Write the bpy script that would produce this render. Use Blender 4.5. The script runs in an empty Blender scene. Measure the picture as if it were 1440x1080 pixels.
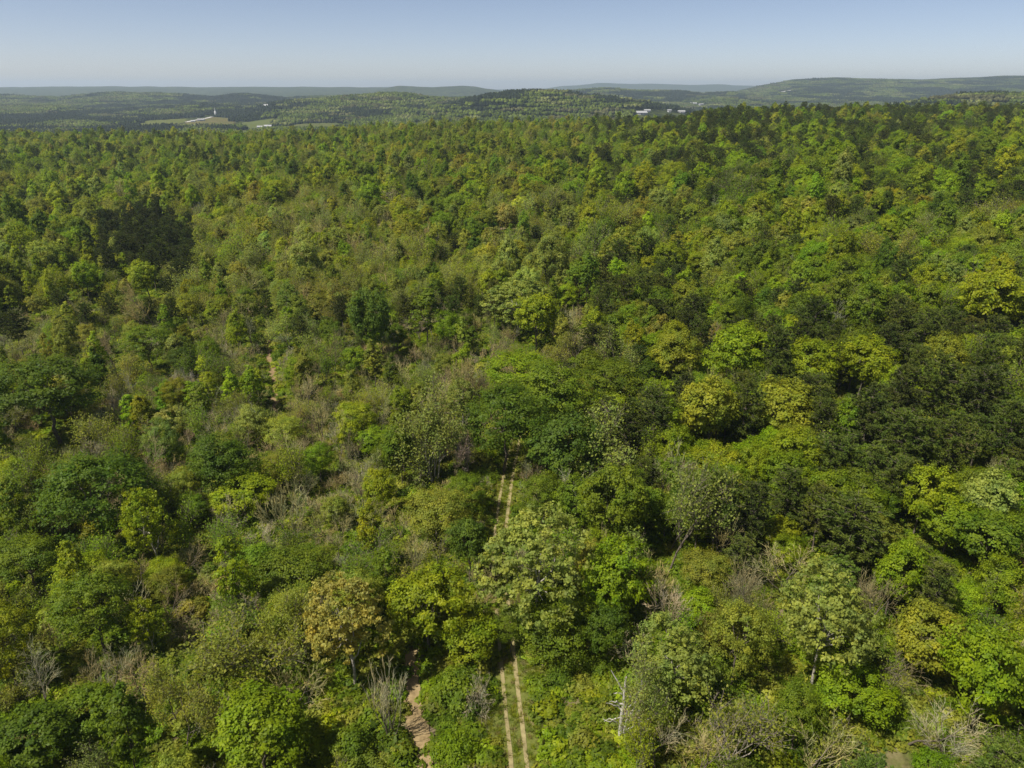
import bpy, math, random
import numpy as np

SC = bpy.context.scene
COL = SC.collection
R = math.radians

# ------------------------------------------------------------------ camera
CAMZ, PITCH, FPX = 70.0, R(22.7), 998.0          # drone height, downward pitch, focal length in 1440-px photo pixels
cam = bpy.data.cameras.new("camera")
cam.sensor_width = 36.0
cam.lens = 36.0 * FPX / 1440.0
cam.clip_start, cam.clip_end = 1.0, 60000.0
camo = bpy.data.objects.new("camera", cam)
camo.location = (0, 0, CAMZ)
camo.rotation_euler = (R(90) - PITCH, 0, 0)
COL.objects.link(camo)
SC.camera = camo

# ------------------------------------------------------------------ sky, sun, exposure
SUN_EL = R(57)
SUN_AZ = math.atan2(-0.82, -0.48)                # clockwise from +Y: the sun stands to the left, a little behind the camera
w = bpy.data.worlds.new("World"); SC.world = w
w.use_nodes = True
nt = w.node_tree
bg = nt.nodes["Background"]
sky = nt.nodes.new("ShaderNodeTexSky")
sky.sky_type = 'NISHITA'; sky.sun_disc = False
sky.sun_elevation = SUN_EL; sky.sun_rotation = SUN_AZ
sky.altitude = 200; sky.air_density = 0.5; sky.dust_density = 0.7; sky.ozone_density = 5.5
wb = nt.nodes.new("ShaderNodeMix"); wb.data_type = 'RGBA'; wb.blend_type = 'MULTIPLY'   # the photograph's white balance
wb.inputs[0].default_value = 1.0; wb.inputs[7].default_value = (1.38, 1.05, 0.83, 1)
nt.links.new(sky.outputs[0], wb.inputs[6]); nt.links.new(wb.outputs[2], bg.inputs[0])
bg.inputs[1].default_value = 0.098
sl = bpy.data.lights.new("sun", 'SUN'); sl.energy = 4.4; sl.angle = R(0.53); sl.color = (1.0, 0.95, 0.86)
so = bpy.data.objects.new("sun", sl); COL.objects.link(so)
so.rotation_euler = (R(90) - SUN_EL, 0, math.pi - SUN_AZ)
SC.view_settings.view_transform = 'Standard'
SC.view_settings.look = 'None'
SC.view_settings.exposure = 0.58
SC.view_settings.gamma = 1.0
SC.view_settings.use_curve_mapping = False
SC.cycles.max_bounces = 6
SC.cycles.diffuse_bounces = 4
SC.cycles.glossy_bounces = 1
SC.cycles.transmission_bounces = 2
SC.cycles.volume_bounces = 1
SC.cycles.transparent_max_bounces = 4
SC.cycles.use_denoising = True
SC.cycles.denoising_prefilter = 'NONE'

# ------------------------------------------------------------------ small helpers
TANP, COSP, SINP = math.tan(PITCH), math.cos(PITCH), math.sin(PITCH)

def tv(v):                                        # slope z/y (seen from the camera) of photo row v
    a = (540.0 - np.asarray(v, float)) / FPX
    return (a - TANP) / (1 + a * TANP)

def project(x, y, z):
    dz = np.asarray(z, float) - CAMZ
    d = y * COSP - dz * SINP
    return 720 + FPX * x / d, 540 - FPX * (y * SINP + dz * COSP) / d, d

def sstep(a, b, x):
    t = np.clip((x - a) / (b - a), 0, 1)
    return t * t * (3 - 2 * t)

def hash2(ix, iy, seed):
    n = (ix.astype(np.int64) * 374761393 + iy.astype(np.int64) * 668265263 + seed * 144269504) & 0x7fffffff
    n = ((n ^ (n >> 13)) * 1274126177) & 0x7fffffff
    n = n ^ (n >> 16)
    return (n & 0xffff) / 65535.0

def vnoise(x, y, cell, seed=0):                   # smooth value noise 0..1
    x = np.asarray(x, float) / cell; y = np.asarray(y, float) / cell
    ix, iy = np.floor(x), np.floor(y)
    fx, fy = x - ix, y - iy
    fx, fy = fx * fx * (3 - 2 * fx), fy * fy * (3 - 2 * fy)
    a, b = hash2(ix, iy, seed), hash2(ix + 1, iy, seed)
    c, d = hash2(ix, iy + 1, seed), hash2(ix + 1, iy + 1, seed)
    return (a * (1 - fx) + b * fx) * (1 - fy) + (c * (1 - fx) + d * fx) * fy

# ------------------------------------------------------------------ the lie of the land
VALLEY = -40.0
BROW_Y = 820.0
BROW_U = np.array([-600, 0, 100, 200, 300, 460, 540, 640, 720, 840, 905, 960, 990, 1060, 1250, 1440, 2000.])
BROW_V = np.array([184, 182, 184, 184, 184, 179, 172, 168, 165, 164, 168, 163, 152, 148, 146, 146, 146.])
RIDGES = [  # y of the crest, front and back width, crest rows at photo columns, height of the wood on it
    (3300, 700, 900, [-400, -50, 60, 140, 200, 290, 360, 430, 560], [160, 150, 148, 156, 152, 146, 153, 158, 175], 9),
    (4600, 900, 900, [-400, 0, 80, 150, 240, 300, 340, 400, 470, 560, 640], [136, 133, 137, 130, 131, 136, 131, 137, 134, 137, 150], 9),
    (3100, 700, 900, [320, 370, 400, 460, 500, 545, 575, 600, 640, 700, 780], [160, 147, 141, 137, 133, 130, 131, 135, 137, 138, 160], 10),
    (2500, 520, 600, [560, 610, 640, 665, 690, 715, 745, 765, 790, 810, 835, 880, 940, 980, 1010], [168, 150, 144, 138, 132, 128, 126, 125, 127, 131, 134, 138, 148, 158, 168], 10),
    (2150, 420, 500, [1230, 1270, 1300, 1330, 1360, 1385, 1410, 1440, 1520, 1800], [160, 147, 142, 136, 131, 129, 130, 132, 133, 136], 10),
    (9500, 2500, 2500, [-900, -200, 0, 130, 300, 450, 540, 565, 600], [124, 123.5, 123, 122, 122.5, 122, 123.5, 126, 140], 0),
    (7800, 1000, 1200, [490, 515, 545, 560, 580, 610, 650, 668, 685, 720, 760], [140, 131, 124, 121.5, 121, 122, 120.5, 121.5, 125, 129, 140], 0),
    (14000, 1500, 2000, [480, 520, 600, 640, 700, 770, 790, 810, 840, 880, 930, 1000, 1060, 1150], [126, 122.5, 123, 122, 126, 124, 121, 120, 117, 117.5, 118.5, 119, 121, 126], 0),
    (7400, 2600, 2500, [1000, 1045, 1075, 1110, 1140, 1165, 1200, 1240, 1290, 1310, 1350, 1400, 1440, 1700], [138, 126, 119, 113, 110, 109, 110, 110.5, 112.5, 111.5, 110, 107.5, 107, 105], 0),
    (5200, 900, 1000, [740, 790, 830, 855, 900, 960, 990, 1030, 1080, 1150], [140, 128, 125, 124, 127, 127.5, 131, 130, 136, 150], 7),
    (4200, 500, 600, [920, 980, 1005, 1030, 1060, 1100, 1180, 1260], [160, 146, 139, 137, 141, 147, 150, 165], 8),
]

def ground_z(x, y):
    x = np.asarray(x, float); y = np.asarray(y, float)
    yc = np.maximum(y, 30.0)
    u = 720 + (FPX / COSP) * x / np.maximum(yc, 120.0)
    brow = CAMZ + BROW_Y * tv(np.interp(u, BROW_U, BROW_V)) - 21.0
    near = brow * np.clip((yc - 40) / (BROW_Y - 40), 0, 1.02) ** 1.15
    near = near + 6.0 * sstep(30, 170, x) * sstep(0, 90, yc) * (1 - sstep(400, 800, yc))
    near = near + (vnoise(x, y, 55, 3) - 0.5) * 3.0 * sstep(90, 250, yc)
    near = near + (vnoise(x, y, 140, 4) - 0.5) * 7.0 * sstep(200, 420, yc) * (1 - sstep(640, 800, yc))
    base = VALLEY + 0 * y + (vnoise(x, y, 420, 7) - 0.5) * 10 * sstep(1300, 2000, yc)
    k = sstep(BROW_Y, 1500, yc)
    z = near * (1 - k) + base * k
    z = np.where(y < 30, near * sstep(-2500, 30, y) , z)
    for (Y0, wf, wb, us, vs, th) in RIDGES:
        crest = CAMZ + Y0 * tv(np.interp(u, us, vs)) - th
        crest = crest + (vnoise(x, y, Y0 * 0.03, 11) - 0.5) * Y0 * 0.002
        inside = sstep(us[0], us[0] + 40, u) * (1 - sstep(us[-1] - 40, us[-1], u))
        q = np.where(yc < Y0, (Y0 - yc) / wf, (yc - Y0) / wb)
        bump = np.exp(-1.3 * q * q) * (q < 2.2) * inside
        # spurs and gullies on the flanks
        bump = bump * (1 - 0.25 * np.clip(q, 0, 1) * vnoise(x, y, Y0 * 0.06, 21))
        z = np.where(yc > 1200, np.maximum(z, base + (crest - base) * bump), z)
    return z

_T = np.geomspace(25, 30000, 1500)
def at(u, v):                                     # the point of the land under photo pixel (u, v)
    t = float(tv(v))
    k = (COSP - t * SINP) / FPX * (u - 720)       # x per unit of y
    zz = CAMZ + t * _T - ground_z(k * _T, _T)
    i = int(np.argmax(zz < 0)) if (zz < 0).any() else len(_T) - 1
    a, b = _T[max(i - 1, 0)], _T[i]
    for _ in range(20):
        m = 0.5 * (a + b)
        if CAMZ + t * m - float(ground_z(k * m, m)) < 0: b = m
        else: a = m
    return np.array([k * b, b, float(ground_z(k * b, b))])

# ------------------------------------------------------------------ materials
def new_mat(name):
    m = bpy.data.materials.new(name); m.use_nodes = True
    n = m.node_tree; n.nodes.clear()
    out = n.nodes.new("ShaderNodeOutputMaterial")
    return m, n, out

def ramp(n, fac, stops):
    r = n.nodes.new("ShaderNodeValToRGB")
    e = r.color_ramp.elements
    while len(e) < len(stops): e.new(0.5)
    for i, (p, c) in enumerate(stops):
        e[i].position = p; e[i].color = (*c, 1)
    n.links.new(fac, r.inputs[0])
    return r.outputs[0]

def noise(n, vec, scale, detail=4, rough=0.6):
    t = n.nodes.new("ShaderNodeTexNoise")
    t.inputs["Scale"].default_value = scale; t.inputs["Detail"].default_value = detail; t.inputs["Roughness"].default_value = rough
    n.links.new(vec, t.inputs["Vector"])
    return t.outputs["Fac"]

def mixc(n, fac, a, b, mode='MIX'):
    m = n.nodes.new("ShaderNodeMix"); m.data_type = 'RGBA'; m.blend_type = mode
    for s, val in ((m.inputs[0], fac), (m.inputs[6], a), (m.inputs[7], b)):
        if hasattr(val, "links"): n.links.new(val, s)
        elif isinstance(val, (int, float)): s.default_value = val
        else: s.default_value = (*val, 1)
    return m.outputs[2]

def tint_attr(n):
    a = n.nodes.new("ShaderNodeAttribute"); a.attribute_type = 'INSTANCER'; a.attribute_name = "tint"
    return a.outputs["Color"]

def face_var(n):
    a = n.nodes.new("ShaderNodeAttribute"); a.attribute_type = 'GEOMETRY'; a.attribute_name = "var"
    return a.outputs["Fac"]

def leaf_material(name, transl=0.46, rough=0.55, spread=0.42, spec=0.2):
    m, n, out = new_mat(name)
    tint = tint_attr(n)
    var = face_var(n)                              # each leaf spray its own shade and a hint of its own hue
    mr = n.nodes.new("ShaderNodeMapRange"); n.links.new(var, mr.inputs[0])
    mr.inputs[3].default_value = 1 - spread; mr.inputs[4].default_value = 1 + spread
    vm = n.nodes.new("ShaderNodeVectorMath"); vm.operation = 'SCALE'
    n.links.new(tint, vm.inputs[0]); n.links.new(mr.outputs[0], vm.inputs[3])
    gp = n.nodes.new("ShaderNodeNewGeometry")
    pn = noise(n, gp.outputs["Position"], 0.38, 2, 0.5)
    patch = ramp(n, pn, [(0.32, (0.84, 0.96, 1.0)), (0.5, (1.0, 1.0, 1.0)), (0.68, (1.12, 1.06, 0.9))])
    warm = mixc(n, 1.0, mixc(n, var, (0.88, 1.0, 1.0), (1.10, 1.03, 0.85)), patch, 'MULTIPLY')
    col = mixc(n, 1.0, vm.outputs[0], warm, 'MULTIPLY')
    p = n.nodes.new("ShaderNodeBsdfPrincipled")
    p.inputs["Roughness"].default_value = rough
    p.inputs["Specular IOR Level"].default_value = spec
    n.links.new(col, p.inputs["Base Color"])
    tr = n.nodes.new("ShaderNodeBsdfTranslucent")
    tcol = mixc(n, 1.0, col, (1.7, 1.55, 0.8), 'MULTIPLY')
    n.links.new(tcol, tr.inputs[0])
    mx = n.nodes.new("ShaderNodeMixShader"); mx.inputs[0].default_value = transl
    n.links.new(p.outputs[0], mx.inputs[1]); n.links.new(tr.outputs[0], mx.inputs[2])
    n.links.new(mx.outputs[0], out.inputs[0])
    return m

def bark_material(name, lo, hi, scale=6):
    m, n, out = new_mat(name)
    tc = n.nodes.new("ShaderNodeTexCoord")
    f = noise(n, tc.outputs["Object"], scale, 5, 0.7)
    c = ramp(n, f, [(0.3, lo), (0.7, hi)])
    p = n.nodes.new("ShaderNodeBsdfPrincipled"); p.inputs["Roughness"].default_value = 0.85
    p.inputs["Specular IOR Level"].default_value = 0.15
    n.links.new(c, p.inputs["Base Color"]); n.links.new(p.outputs[0], out.inputs[0])
    return m

M_LEAF = leaf_material("spring leaves")
M_NEEDLE = leaf_material("pine needles", transl=0.15, rough=0.7, spread=0.45, spec=0.1)
M_TWIG = leaf_material("bare twigs", transl=0.0, rough=0.8, spread=0.3, spec=0.1)
M_BARK = bark_material("grey brown bark", (0.07, 0.055, 0.04), (0.20, 0.17, 0.13))
M_LIMB = bark_material("pale tan bark", (0.17, 0.145, 0.11), (0.36, 0.32, 0.25), 3)
M_PALEBARK = bark_material("pale smooth bark", (0.22, 0.19, 0.15), (0.50, 0.46, 0.39), 2.5)

# ------------------------------------------------------------------ mesh arrays
def make_mesh(name, parts, mats):
    """parts: list of (verts Nx3, faces MxK, material index, var M or None)"""
    V, L, S, MI, VA, off = [], [], [], [], [], 0
    for v, f, mi, va in parts:
        if len(f) == 0: continue
        V.append(v); L.append((f + off).ravel()); S.append(np.full(len(f), f.shape[1])); MI.append(np.full(len(f), mi))
        VA.append(np.full(len(f), 0.5) if va is None else va); off += len(v)
    V = np.concatenate(V); L = np.concatenate(L); S = np.concatenate(S); MI = np.concatenate(MI); VA = np.concatenate(VA)
    me = bpy.data.meshes.new(name)
    me.vertices.add(len(V)); me.vertices.foreach_set("co", V.astype(np.float32).ravel())
    me.loops.add(len(L)); me.loops.foreach_set("vertex_index", L.astype(np.int32))
    me.polygons.add(len(S))
    st = np.concatenate([[0], np.cumsum(S)[:-1]])
    me.polygons.foreach_set("loop_start", st.astype(np.int32))
    me.polygons.foreach_set("material_index", MI.astype(np.int32))
    a = me.attributes.new("var", 'FLOAT', 'FACE'); a.data.foreach_set("value", VA.astype(np.float32))
    for m in mats: me.materials.append(m)
    me.update(calc_edges=True); me.validate()
    return me

def unit(a):
    return a / np.maximum(np.linalg.norm(a, axis=-1, keepdims=True), 1e-9)

def rand_dirs(rng, n):
    return unit(rng.normal(size=(n, 3)))

def leaves(rng, c, nrm, size, aspect=0.6, jitter=0.6):
    """rhombic leaf sprays at c facing roughly along nrm"""
    n = unit(nrm + jitter * rand_dirs(rng, len(c)))
    t = unit(np.cross(n, rand_dirs(rng, len(c))))
    b = np.cross(n, t)
    s = (size * rng.uniform(0.6, 1.35, len(c)))[:, None]
    fold = n * s * 0.25
    v = np.stack([c + t * s, c + b * s * aspect - fold, c - t * s, c - b * s * aspect - fold], 1).reshape(-1, 3)
    f = np.arange(len(c) * 4).reshape(-1, 4)
    return v, f

def tubes(segs, sides=4):
    """segs: N x 8 rows (p0, p1, r0, r1)"""
    s = np.asarray(segs, float)
    if len(s) == 0: return np.zeros((0, 3)), np.zeros((0, 4), int)
    p0, p1, r0, r1 = s[:, 0:3], s[:, 3:6], s[:, 6], s[:, 7]
    d = unit(p1 - p0)
    ref = np.where(np.abs(d[:, 2:3]) > 0.9, np.array([[1., 0, 0]]), np.array([[0, 0, 1.]]))
    a = unit(np.cross(d, ref)); b = np.cross(d, a)
    th = np.arange(sides) / sides * 2 * np.pi
    ring = a[:, None, :] * np.cos(th)[None, :, None] + b[:, None, :] * np.sin(th)[None, :, None]
    v = np.concatenate([p0[:, None] + ring * r0[:, None, None], p1[:, None] + ring * r1[:, None, None]], 1).reshape(-1, 3)
    base = np.arange(len(s))[:, None] * (2 * sides)
    i = np.arange(sides); j = (i + 1) % sides
    f = np.stack([base + i, base + j, base + j + sides, base + i + sides], -1).reshape(-1, 4)
    return v, f

def bent(p0, p1, r0, r1, rng, n=4, wob=0.08):
    """a slightly crooked tapering limb as n segments"""
    p0, p1 = np.asarray(p0, float), np.asarray(p1, float)
    t = np.linspace(0, 1, n + 1)[:, None]
    L = np.linalg.norm(p1 - p0)
    pts = p0 + (p1 - p0) * t + rng.normal(size=(n + 1, 3)) * wob * L * np.sin(np.pi * t)
    pts[:, 2] += 0.10 * L * np.sin(np.pi * t[:, 0]) * (1 - abs((p1 - p0)[2]) / max(L, 1e-6))
    rr = r0 + (r1 - r0) * t[:, 0]
    return [np.concatenate([pts[i], pts[i + 1], [rr[i], rr[i + 1]]]) for i in range(n)]

class Proto:
    """one modelled plant: separate crown and trunk meshes for single trees, a joined one for the mass"""
    def __init__(s, name, W, H, zc, hc, crown, trunk, cmats, tmats):
        s.W, s.H, s.zc, s.hc = W, H, zc, hc                 # crown width, height, crown centre height, crown height
        s.crown = make_mesh(name + "_crown", crown, cmats)
        s.trunk = make_mesh(name + "_trunk", trunk, tmats) if trunk else None
        joined = list(crown) + [(v, f, mi + len(cmats), va) for v, f, mi, va in (trunk or [])]
        s.mesh = make_mesh(name, joined, list(cmats) + list(tmats if trunk else []))

def shell_points(rng, n, flat=1.0, low=-0.35):
    d = rand_dirs(rng, n * 3)
    d = d[d[:, 2] > low][:n]
    return d * np.array([1, 1, flat])

def broad_proto(name, seed, W=10., H=12., hc=8.6, nl=9, nclump=350, nleaf=60, leaf=0.155, clump=0.95, asp=0.62,
                taper=0.0, bark=None, open_=0.0, flat=0.8, trunk_r=0.22):
    rng = np.random.default_rng(seed)
    zc = H - hc / 2
    R0 = W / 2
    # lobes: rounded masses that together make an uneven outline
    ld = shell_points(rng, nl, 1.0, -0.6)
    lc = ld * np.array([R0 * 0.5, R0 * 0.5, hc * 0.29]) * rng.uniform(0.7, 1.1, (nl, 1))
    lc = np.vstack([lc, [[0, 0, hc * 0.16]]])
    lr = rng.uniform(0.42, 0.6, nl + 1) * R0
    cc, cn = [], []
    per = max(4, nclump // (nl + 1))
    for c, r in zip(lc, lr):
        d = shell_points(rng, per, 1.0, -0.7)
        p = c + d * r * rng.uniform(0.75, 1.1, (len(d), 1)) * np.array([1, 1, 0.95 * hc / W + 0.1])
        cc.append(p); cn.append(d)
    cc, cn = np.concatenate(cc), np.concatenate(cn)
    # drop clumps buried inside another lobe
    keep = np.ones(len(cc), bool)
    for c, r in zip(lc, lr):
        keep &= (np.linalg.norm((cc - c) / np.array([1, 1, 0.95 * hc / W + 0.1]), axis=1) > r * 0.62)
    keep &= rng.random(len(cc)) > open_
    cc, cn = cc[keep], cn[keep]
    if taper:
        k = 1 - taper * np.clip(cc[:, 2] / (hc / 2), -0.5, 1)
        cc[:, 0] *= k; cc[:, 1] *= k
    rc = clump * rng.uniform(0.6, 1.25, len(cc))
    idx = np.repeat(np.arange(len(cc)), nleaf)
    d = rand_dirs(rng, len(idx))
    d[:, 2] = np.where(d[:, 2] < -0.3, -d[:, 2], d[:, 2])
    rad = rc[idx] * rng.uniform(0.0, 1.0, len(idx)) ** 0.45 * rng.choice([0.8, 1.0, 1.35], len(idx), p=[.4, .45, .15])
    shoot = unit(cn + 0.5 * rand_dirs(rng, len(cn)))[idx] * (rng.uniform(-0.3, 0.9, len(idx)) * rc[idx])[:, None]
    p = cc[idx] + d * rad[:, None] * np.array([1, 1, flat]) + shoot * 0.6
    jit_ = 1.15 if name.startswith('clumpy') else 0.75
    out_ = unit(p / np.array([R0, R0, hc / 2]))
    nrm = d * 0.55 + cn[idx] * 0.35 + out_ * 0.5 + np.array([0, 0, 0.35])
    v, f = leaves(rng, p, nrm, leaf * 1.22, asp, jit_)
    cv = rng.random(len(cc))
    var = np.clip(0.5 * cv[idx] + 0.5 * rng.random(len(idx)), 0, 1)
    v[:, 2] += zc
    v[:, 2] = np.maximum(v[:, 2], 0.25)
    # trunk and limbs
    segs = bent((0, 0, -0.6), (0, 0, zc - hc * 0.1), trunk_r, trunk_r * 0.55, rng, 5, 0.02)
    for c in lc:
        b = np.array([0, 0, rng.uniform(zc - hc * 0.42, zc - hc * 0.1)])
        segs += bent(b, c + [0, 0, zc - 0.1], trunk_r * 0.45, trunk_r * 0.12, rng, 4, 0.06)
    tvx, tf = tubes(segs, 5)
    return Proto(name, W, H, zc, hc, [(v, f, 0, var)], [(tvx, tf, 0, None)], [M_LEAF], [bark or M_BARK])

def grow(rng, p, d, L, r, depth, spread, out, tips, up=0.25, kids=(3, 5), shrink=(0.6, 0.82)):
    nseg = 3 if depth > 1 else 2
    pts = [p]
    for i in range(nseg):
        d = unit(d + rng.normal(size=3) * 0.16 + np.array([0, 0, up * 0.25]))
        pts.append(pts[-1] + d * L / nseg)
    r1 = r * (0.62 if depth else 0.4)
    for i in range(nseg):
        a, b = r + (r1 - r) * i / nseg, r + (r1 - r) * (i + 1) / nseg
        out.append((depth, np.concatenate([pts[i], pts[i + 1], [a, b]])))
    if depth == 0:
        tips.append((pts[-1], d)); tips.append((0.5 * (pts[0] + pts[-1]), d)); return
    k = rng.integers(kids[0], kids[1] + 1)
    for j in range(k):
        t = 1.0 if j == 0 else rng.uniform(0.35, 1.0)
        q = pts[0] + (pts[-1] - pts[0]) * t if t < 1 else pts[-1]
        side = unit(np.cross(d, rand_dirs(rng, 1)[0]))
        nd = unit(d * (1.0 if j == 0 else 0.75) + side * spread * (0.35 if j == 0 else rng.uniform(0.7, 1.2)) + np.array([0, 0, up]))
        grow(rng, q, nd, L * rng.uniform(*shrink), max(r1 * (0.95 if j == 0 else 0.7), 0.012), depth - 1, spread, out, tips, up, kids, shrink)

def twig_proto(name, seed, W, H, stems=1, depth=4, spread=0.75, up=0.22, trunk_r=0.17, nleaf=0, leaf=0.17, twig_r=0.018,
               bark=None, kids=(3, 4), clear=0.3, fuzz=2, lean=0.0, leafspread=0.55):
    """branching plant: bare, or with young leaves at the tips when nleaf is set"""
    rng = np.random.default_rng(seed)
    out, tips = [], []
    for s in range(stems):
        if stems == 1: d, b = np.array([lean, 0, 1.0]), np.zeros(3)
        else:
            a = rng.uniform(0, 6.28)
            d = unit(np.array([math.cos(a) * rng.uniform(0.1, 0.8), math.sin(a) * rng.uniform(0.1, 0.8), 1.0])); b = np.array([math.cos(a), math.sin(a), 0]) * 0.25 * rng.random()
        grow(rng, b + [0, 0, -0.3], unit(d), H * clear * rng.uniform(0.85, 1.15), trunk_r, depth, spread, out, tips, up, kids)
    segs = np.array([s for _, s in out]); dep = np.array([q for q, _ in out])
    tp = np.array([t for t, _ in tips]); td = np.array([t for _, t in tips])
    # rescale to the asked width and height
    ext = np.percentile(np.hypot(tp[:, 0] - tp[:, 0].mean(), tp[:, 1] - tp[:, 1].mean()), 93)
    top = np.percentile(tp[:, 2], 98)
    k = np.array([W / 2 / ext, W / 2 / ext, H / top])
    for a in (segs[:, 0:3], segs[:, 3:6], tp): a *= k
    # bring back limb and trunk thickness
    big = dep >= 2
    tv_, tf_ = tubes(segs[big], 5)
    small = segs[~big]
    small[:, 6:8] = np.maximum(small[:, 6:8], twig_r)
    sv, sf = tubes(small, 3)
    crown = [(sv, sf, 0, rng.random(len(sf)) * 0.6 + 0.2)]
    # fine twig spray: slim blades standing off the tips
    n = len(tp) * fuzz
    idx = np.repeat(np.arange(len(tp)), fuzz)
    dd = unit(td[idx] + 0.8 * rand_dirs(rng, n) + [0, 0, 0.15])
    LL = rng.uniform(0.35, 0.95, n)[:, None] * (H / 9.0) ** 0.5
    side = unit(np.cross(dd, rand_dirs(rng, n))) * twig_r
    a = tp[idx] - dd * 0.05
    fv = np.stack([a - side, a + side, a + dd * LL], 1).reshape(-1, 3)
    ff = np.arange(n * 3).reshape(-1, 3)
    crown.append((fv, ff, 0, rng.random(n)))
    mats = [M_TWIG]
    if nleaf:
        m = len(tp) * nleaf
        idx = np.repeat(np.arange(len(tp)), nleaf)
        p = tp[idx] + rng.normal(size=(m, 3)) * leafspread * (H / 11.0)
        lv, lf = leaves(rng, p, td[idx] * 0.4 + [0, 0, 0.8], leaf, 0.62, 0.9)
        crown.append((lv, lf, 1, 0.5 * rng.random(len(tp))[idx] + 0.5 * rng.random(m)))
        mats = [M_TWIGS2, M_LEAF]
    zt = tp[:, 2]
    lo, hi = np.percentile(zt, 6), np.percentile(zt, 98)
    return Proto(name, W, H, 0.5 * (lo + hi), hi - lo, crown, [(tv_, tf_, 0, None)], mats, [bark or M_BARK])

M_TWIGS2 = bark_material("fine grey twigs", (0.13, 0.105, 0.075), (0.27, 0.23, 0.17), 3)

def pine_proto(name, seed, W=6.5, H=15., bare=0.38, nwh=13, tuft=36):
    rng = np.random.default_rng(seed)
    segs = bent((0, 0, -0.6), (0, 0, H - 0.4), 0.20, 0.04, rng, 8, 0.006)
    P, D = [], []
    for i in range(nwh):
        t = (i + rng.uniform(0, 0.7)) / nwh
        z = H * (bare + (0.99 - bare) * t)
        rad = W / 2 * (1 - t ** 2.6) ** 0.62 * (0.75 + 0.25 * min(1, t / 0.25)) * rng.uniform(0.75, 1.12) + 0.35
        nb = rng.integers(5, 8)
        a0 = rng.uniform(0, 6.28)
        for j in range(nb):
            a = a0 + j * 6.28 / nb + rng.normal() * 0.25
            L = rad * rng.uniform(0.6, 1.1)
            dirv = np.array([math.cos(a), math.sin(a), rng.uniform(-0.05, 0.35) + 0.4 * t])
            p0 = np.array([0, 0, z]); p1 = p0 + dirv * L
            segs += bent(p0, p1, 0.045, 0.018, rng, 2, 0.05)
            nt_ = max(2, int(L / 0.62))
            for q in range(nt_):
                f = (q + 0.9) / (nt_ + 0.3)
                for rep in range(2 if f > 0.45 else 1):
                    P.append(p0 + dirv * L * f + rng.normal(size=3) * np.array([0.28, 0.28, 0.16])); D.append(dirv)
    P, D = np.array(P), np.array(D)
    idx = np.repeat(np.arange(len(P)), tuft)
    d = unit(rand_dirs(rng, len(idx)) + D[idx] * 0.6 + [0, 0, 0.35])
    p = P[idx] + d * rng.uniform(0.08, 0.34, len(idx))[:, None] * np.array([1, 1, 0.75])
    t = d; s = rng.uniform(0.16, 0.28, len(idx))[:, None]
    b = unit(np.cross(t, rand_dirs(rng, len(idx)))) * 0.05
    v = np.stack([p - t * s, p + b, p + t * s, p - b], 1).reshape(-1, 3)
    f = np.arange(len(idx) * 4).reshape(-1, 4)
    var = 0.5 * rng.random(len(P))[idx] + 0.5 * rng.random(len(idx))
    tv_, tf_ = tubes(segs, 5)
    hc = H * (1 - bare)
    return Proto(name, W, H, H - hc / 2, hc, [(v, f, 0, var)], [(tv_, tf_, 0, None)], [M_NEEDLE], [M_BARK])

def bush_proto(name, seed, W=5., H=3.2, nclump=46, nleaf=62, leaf=0.19, clump=0.75):
    rng = np.random.default_rng(seed)
    d = shell_points(rng, nclump, 1.0, 0.0)
    c = d * np.array([W / 2, W / 2, H * 0.85]) * rng.uniform(0.45, 1.0, (len(d), 1)) * 0.86
    idx = np.repeat(np.arange(len(c)), nleaf)
    rc = clump * rng.uniform(0.6, 1.3, len(c))
    dd = rand_dirs(rng, len(idx)); dd[:, 2] = np.where(dd[:, 2] < -0.2, -dd[:, 2], dd[:, 2])
    p = c[idx] + dd * (rc[idx] * rng.uniform(0.4, 1, len(idx)) ** 0.5)[:, None] * np.array([1, 1, 0.6])
    p[:, 2] = np.maximum(p[:, 2], 0.1)
    v, f = leaves(rng, p, dd * 0.6 + d[idx] * 0.4 + [0, 0, 0.6], leaf, 0.6, 0.6)
    var = 0.55 * rng.random(len(c))[idx] + 0.45 * rng.random(len(idx))
    segs = []
    for q in c[:10]: segs += bent((0, 0, -0.2), q, 0.05, 0.015, rng, 3, 0.06)
    tv_, tf_ = tubes(segs, 4)
    return Proto(name, W, H, H * 0.5, H, [(v, f, 0, var)], [(tv_, tf_, 0, None)], [M_LEAF], [M_BARK])

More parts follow.
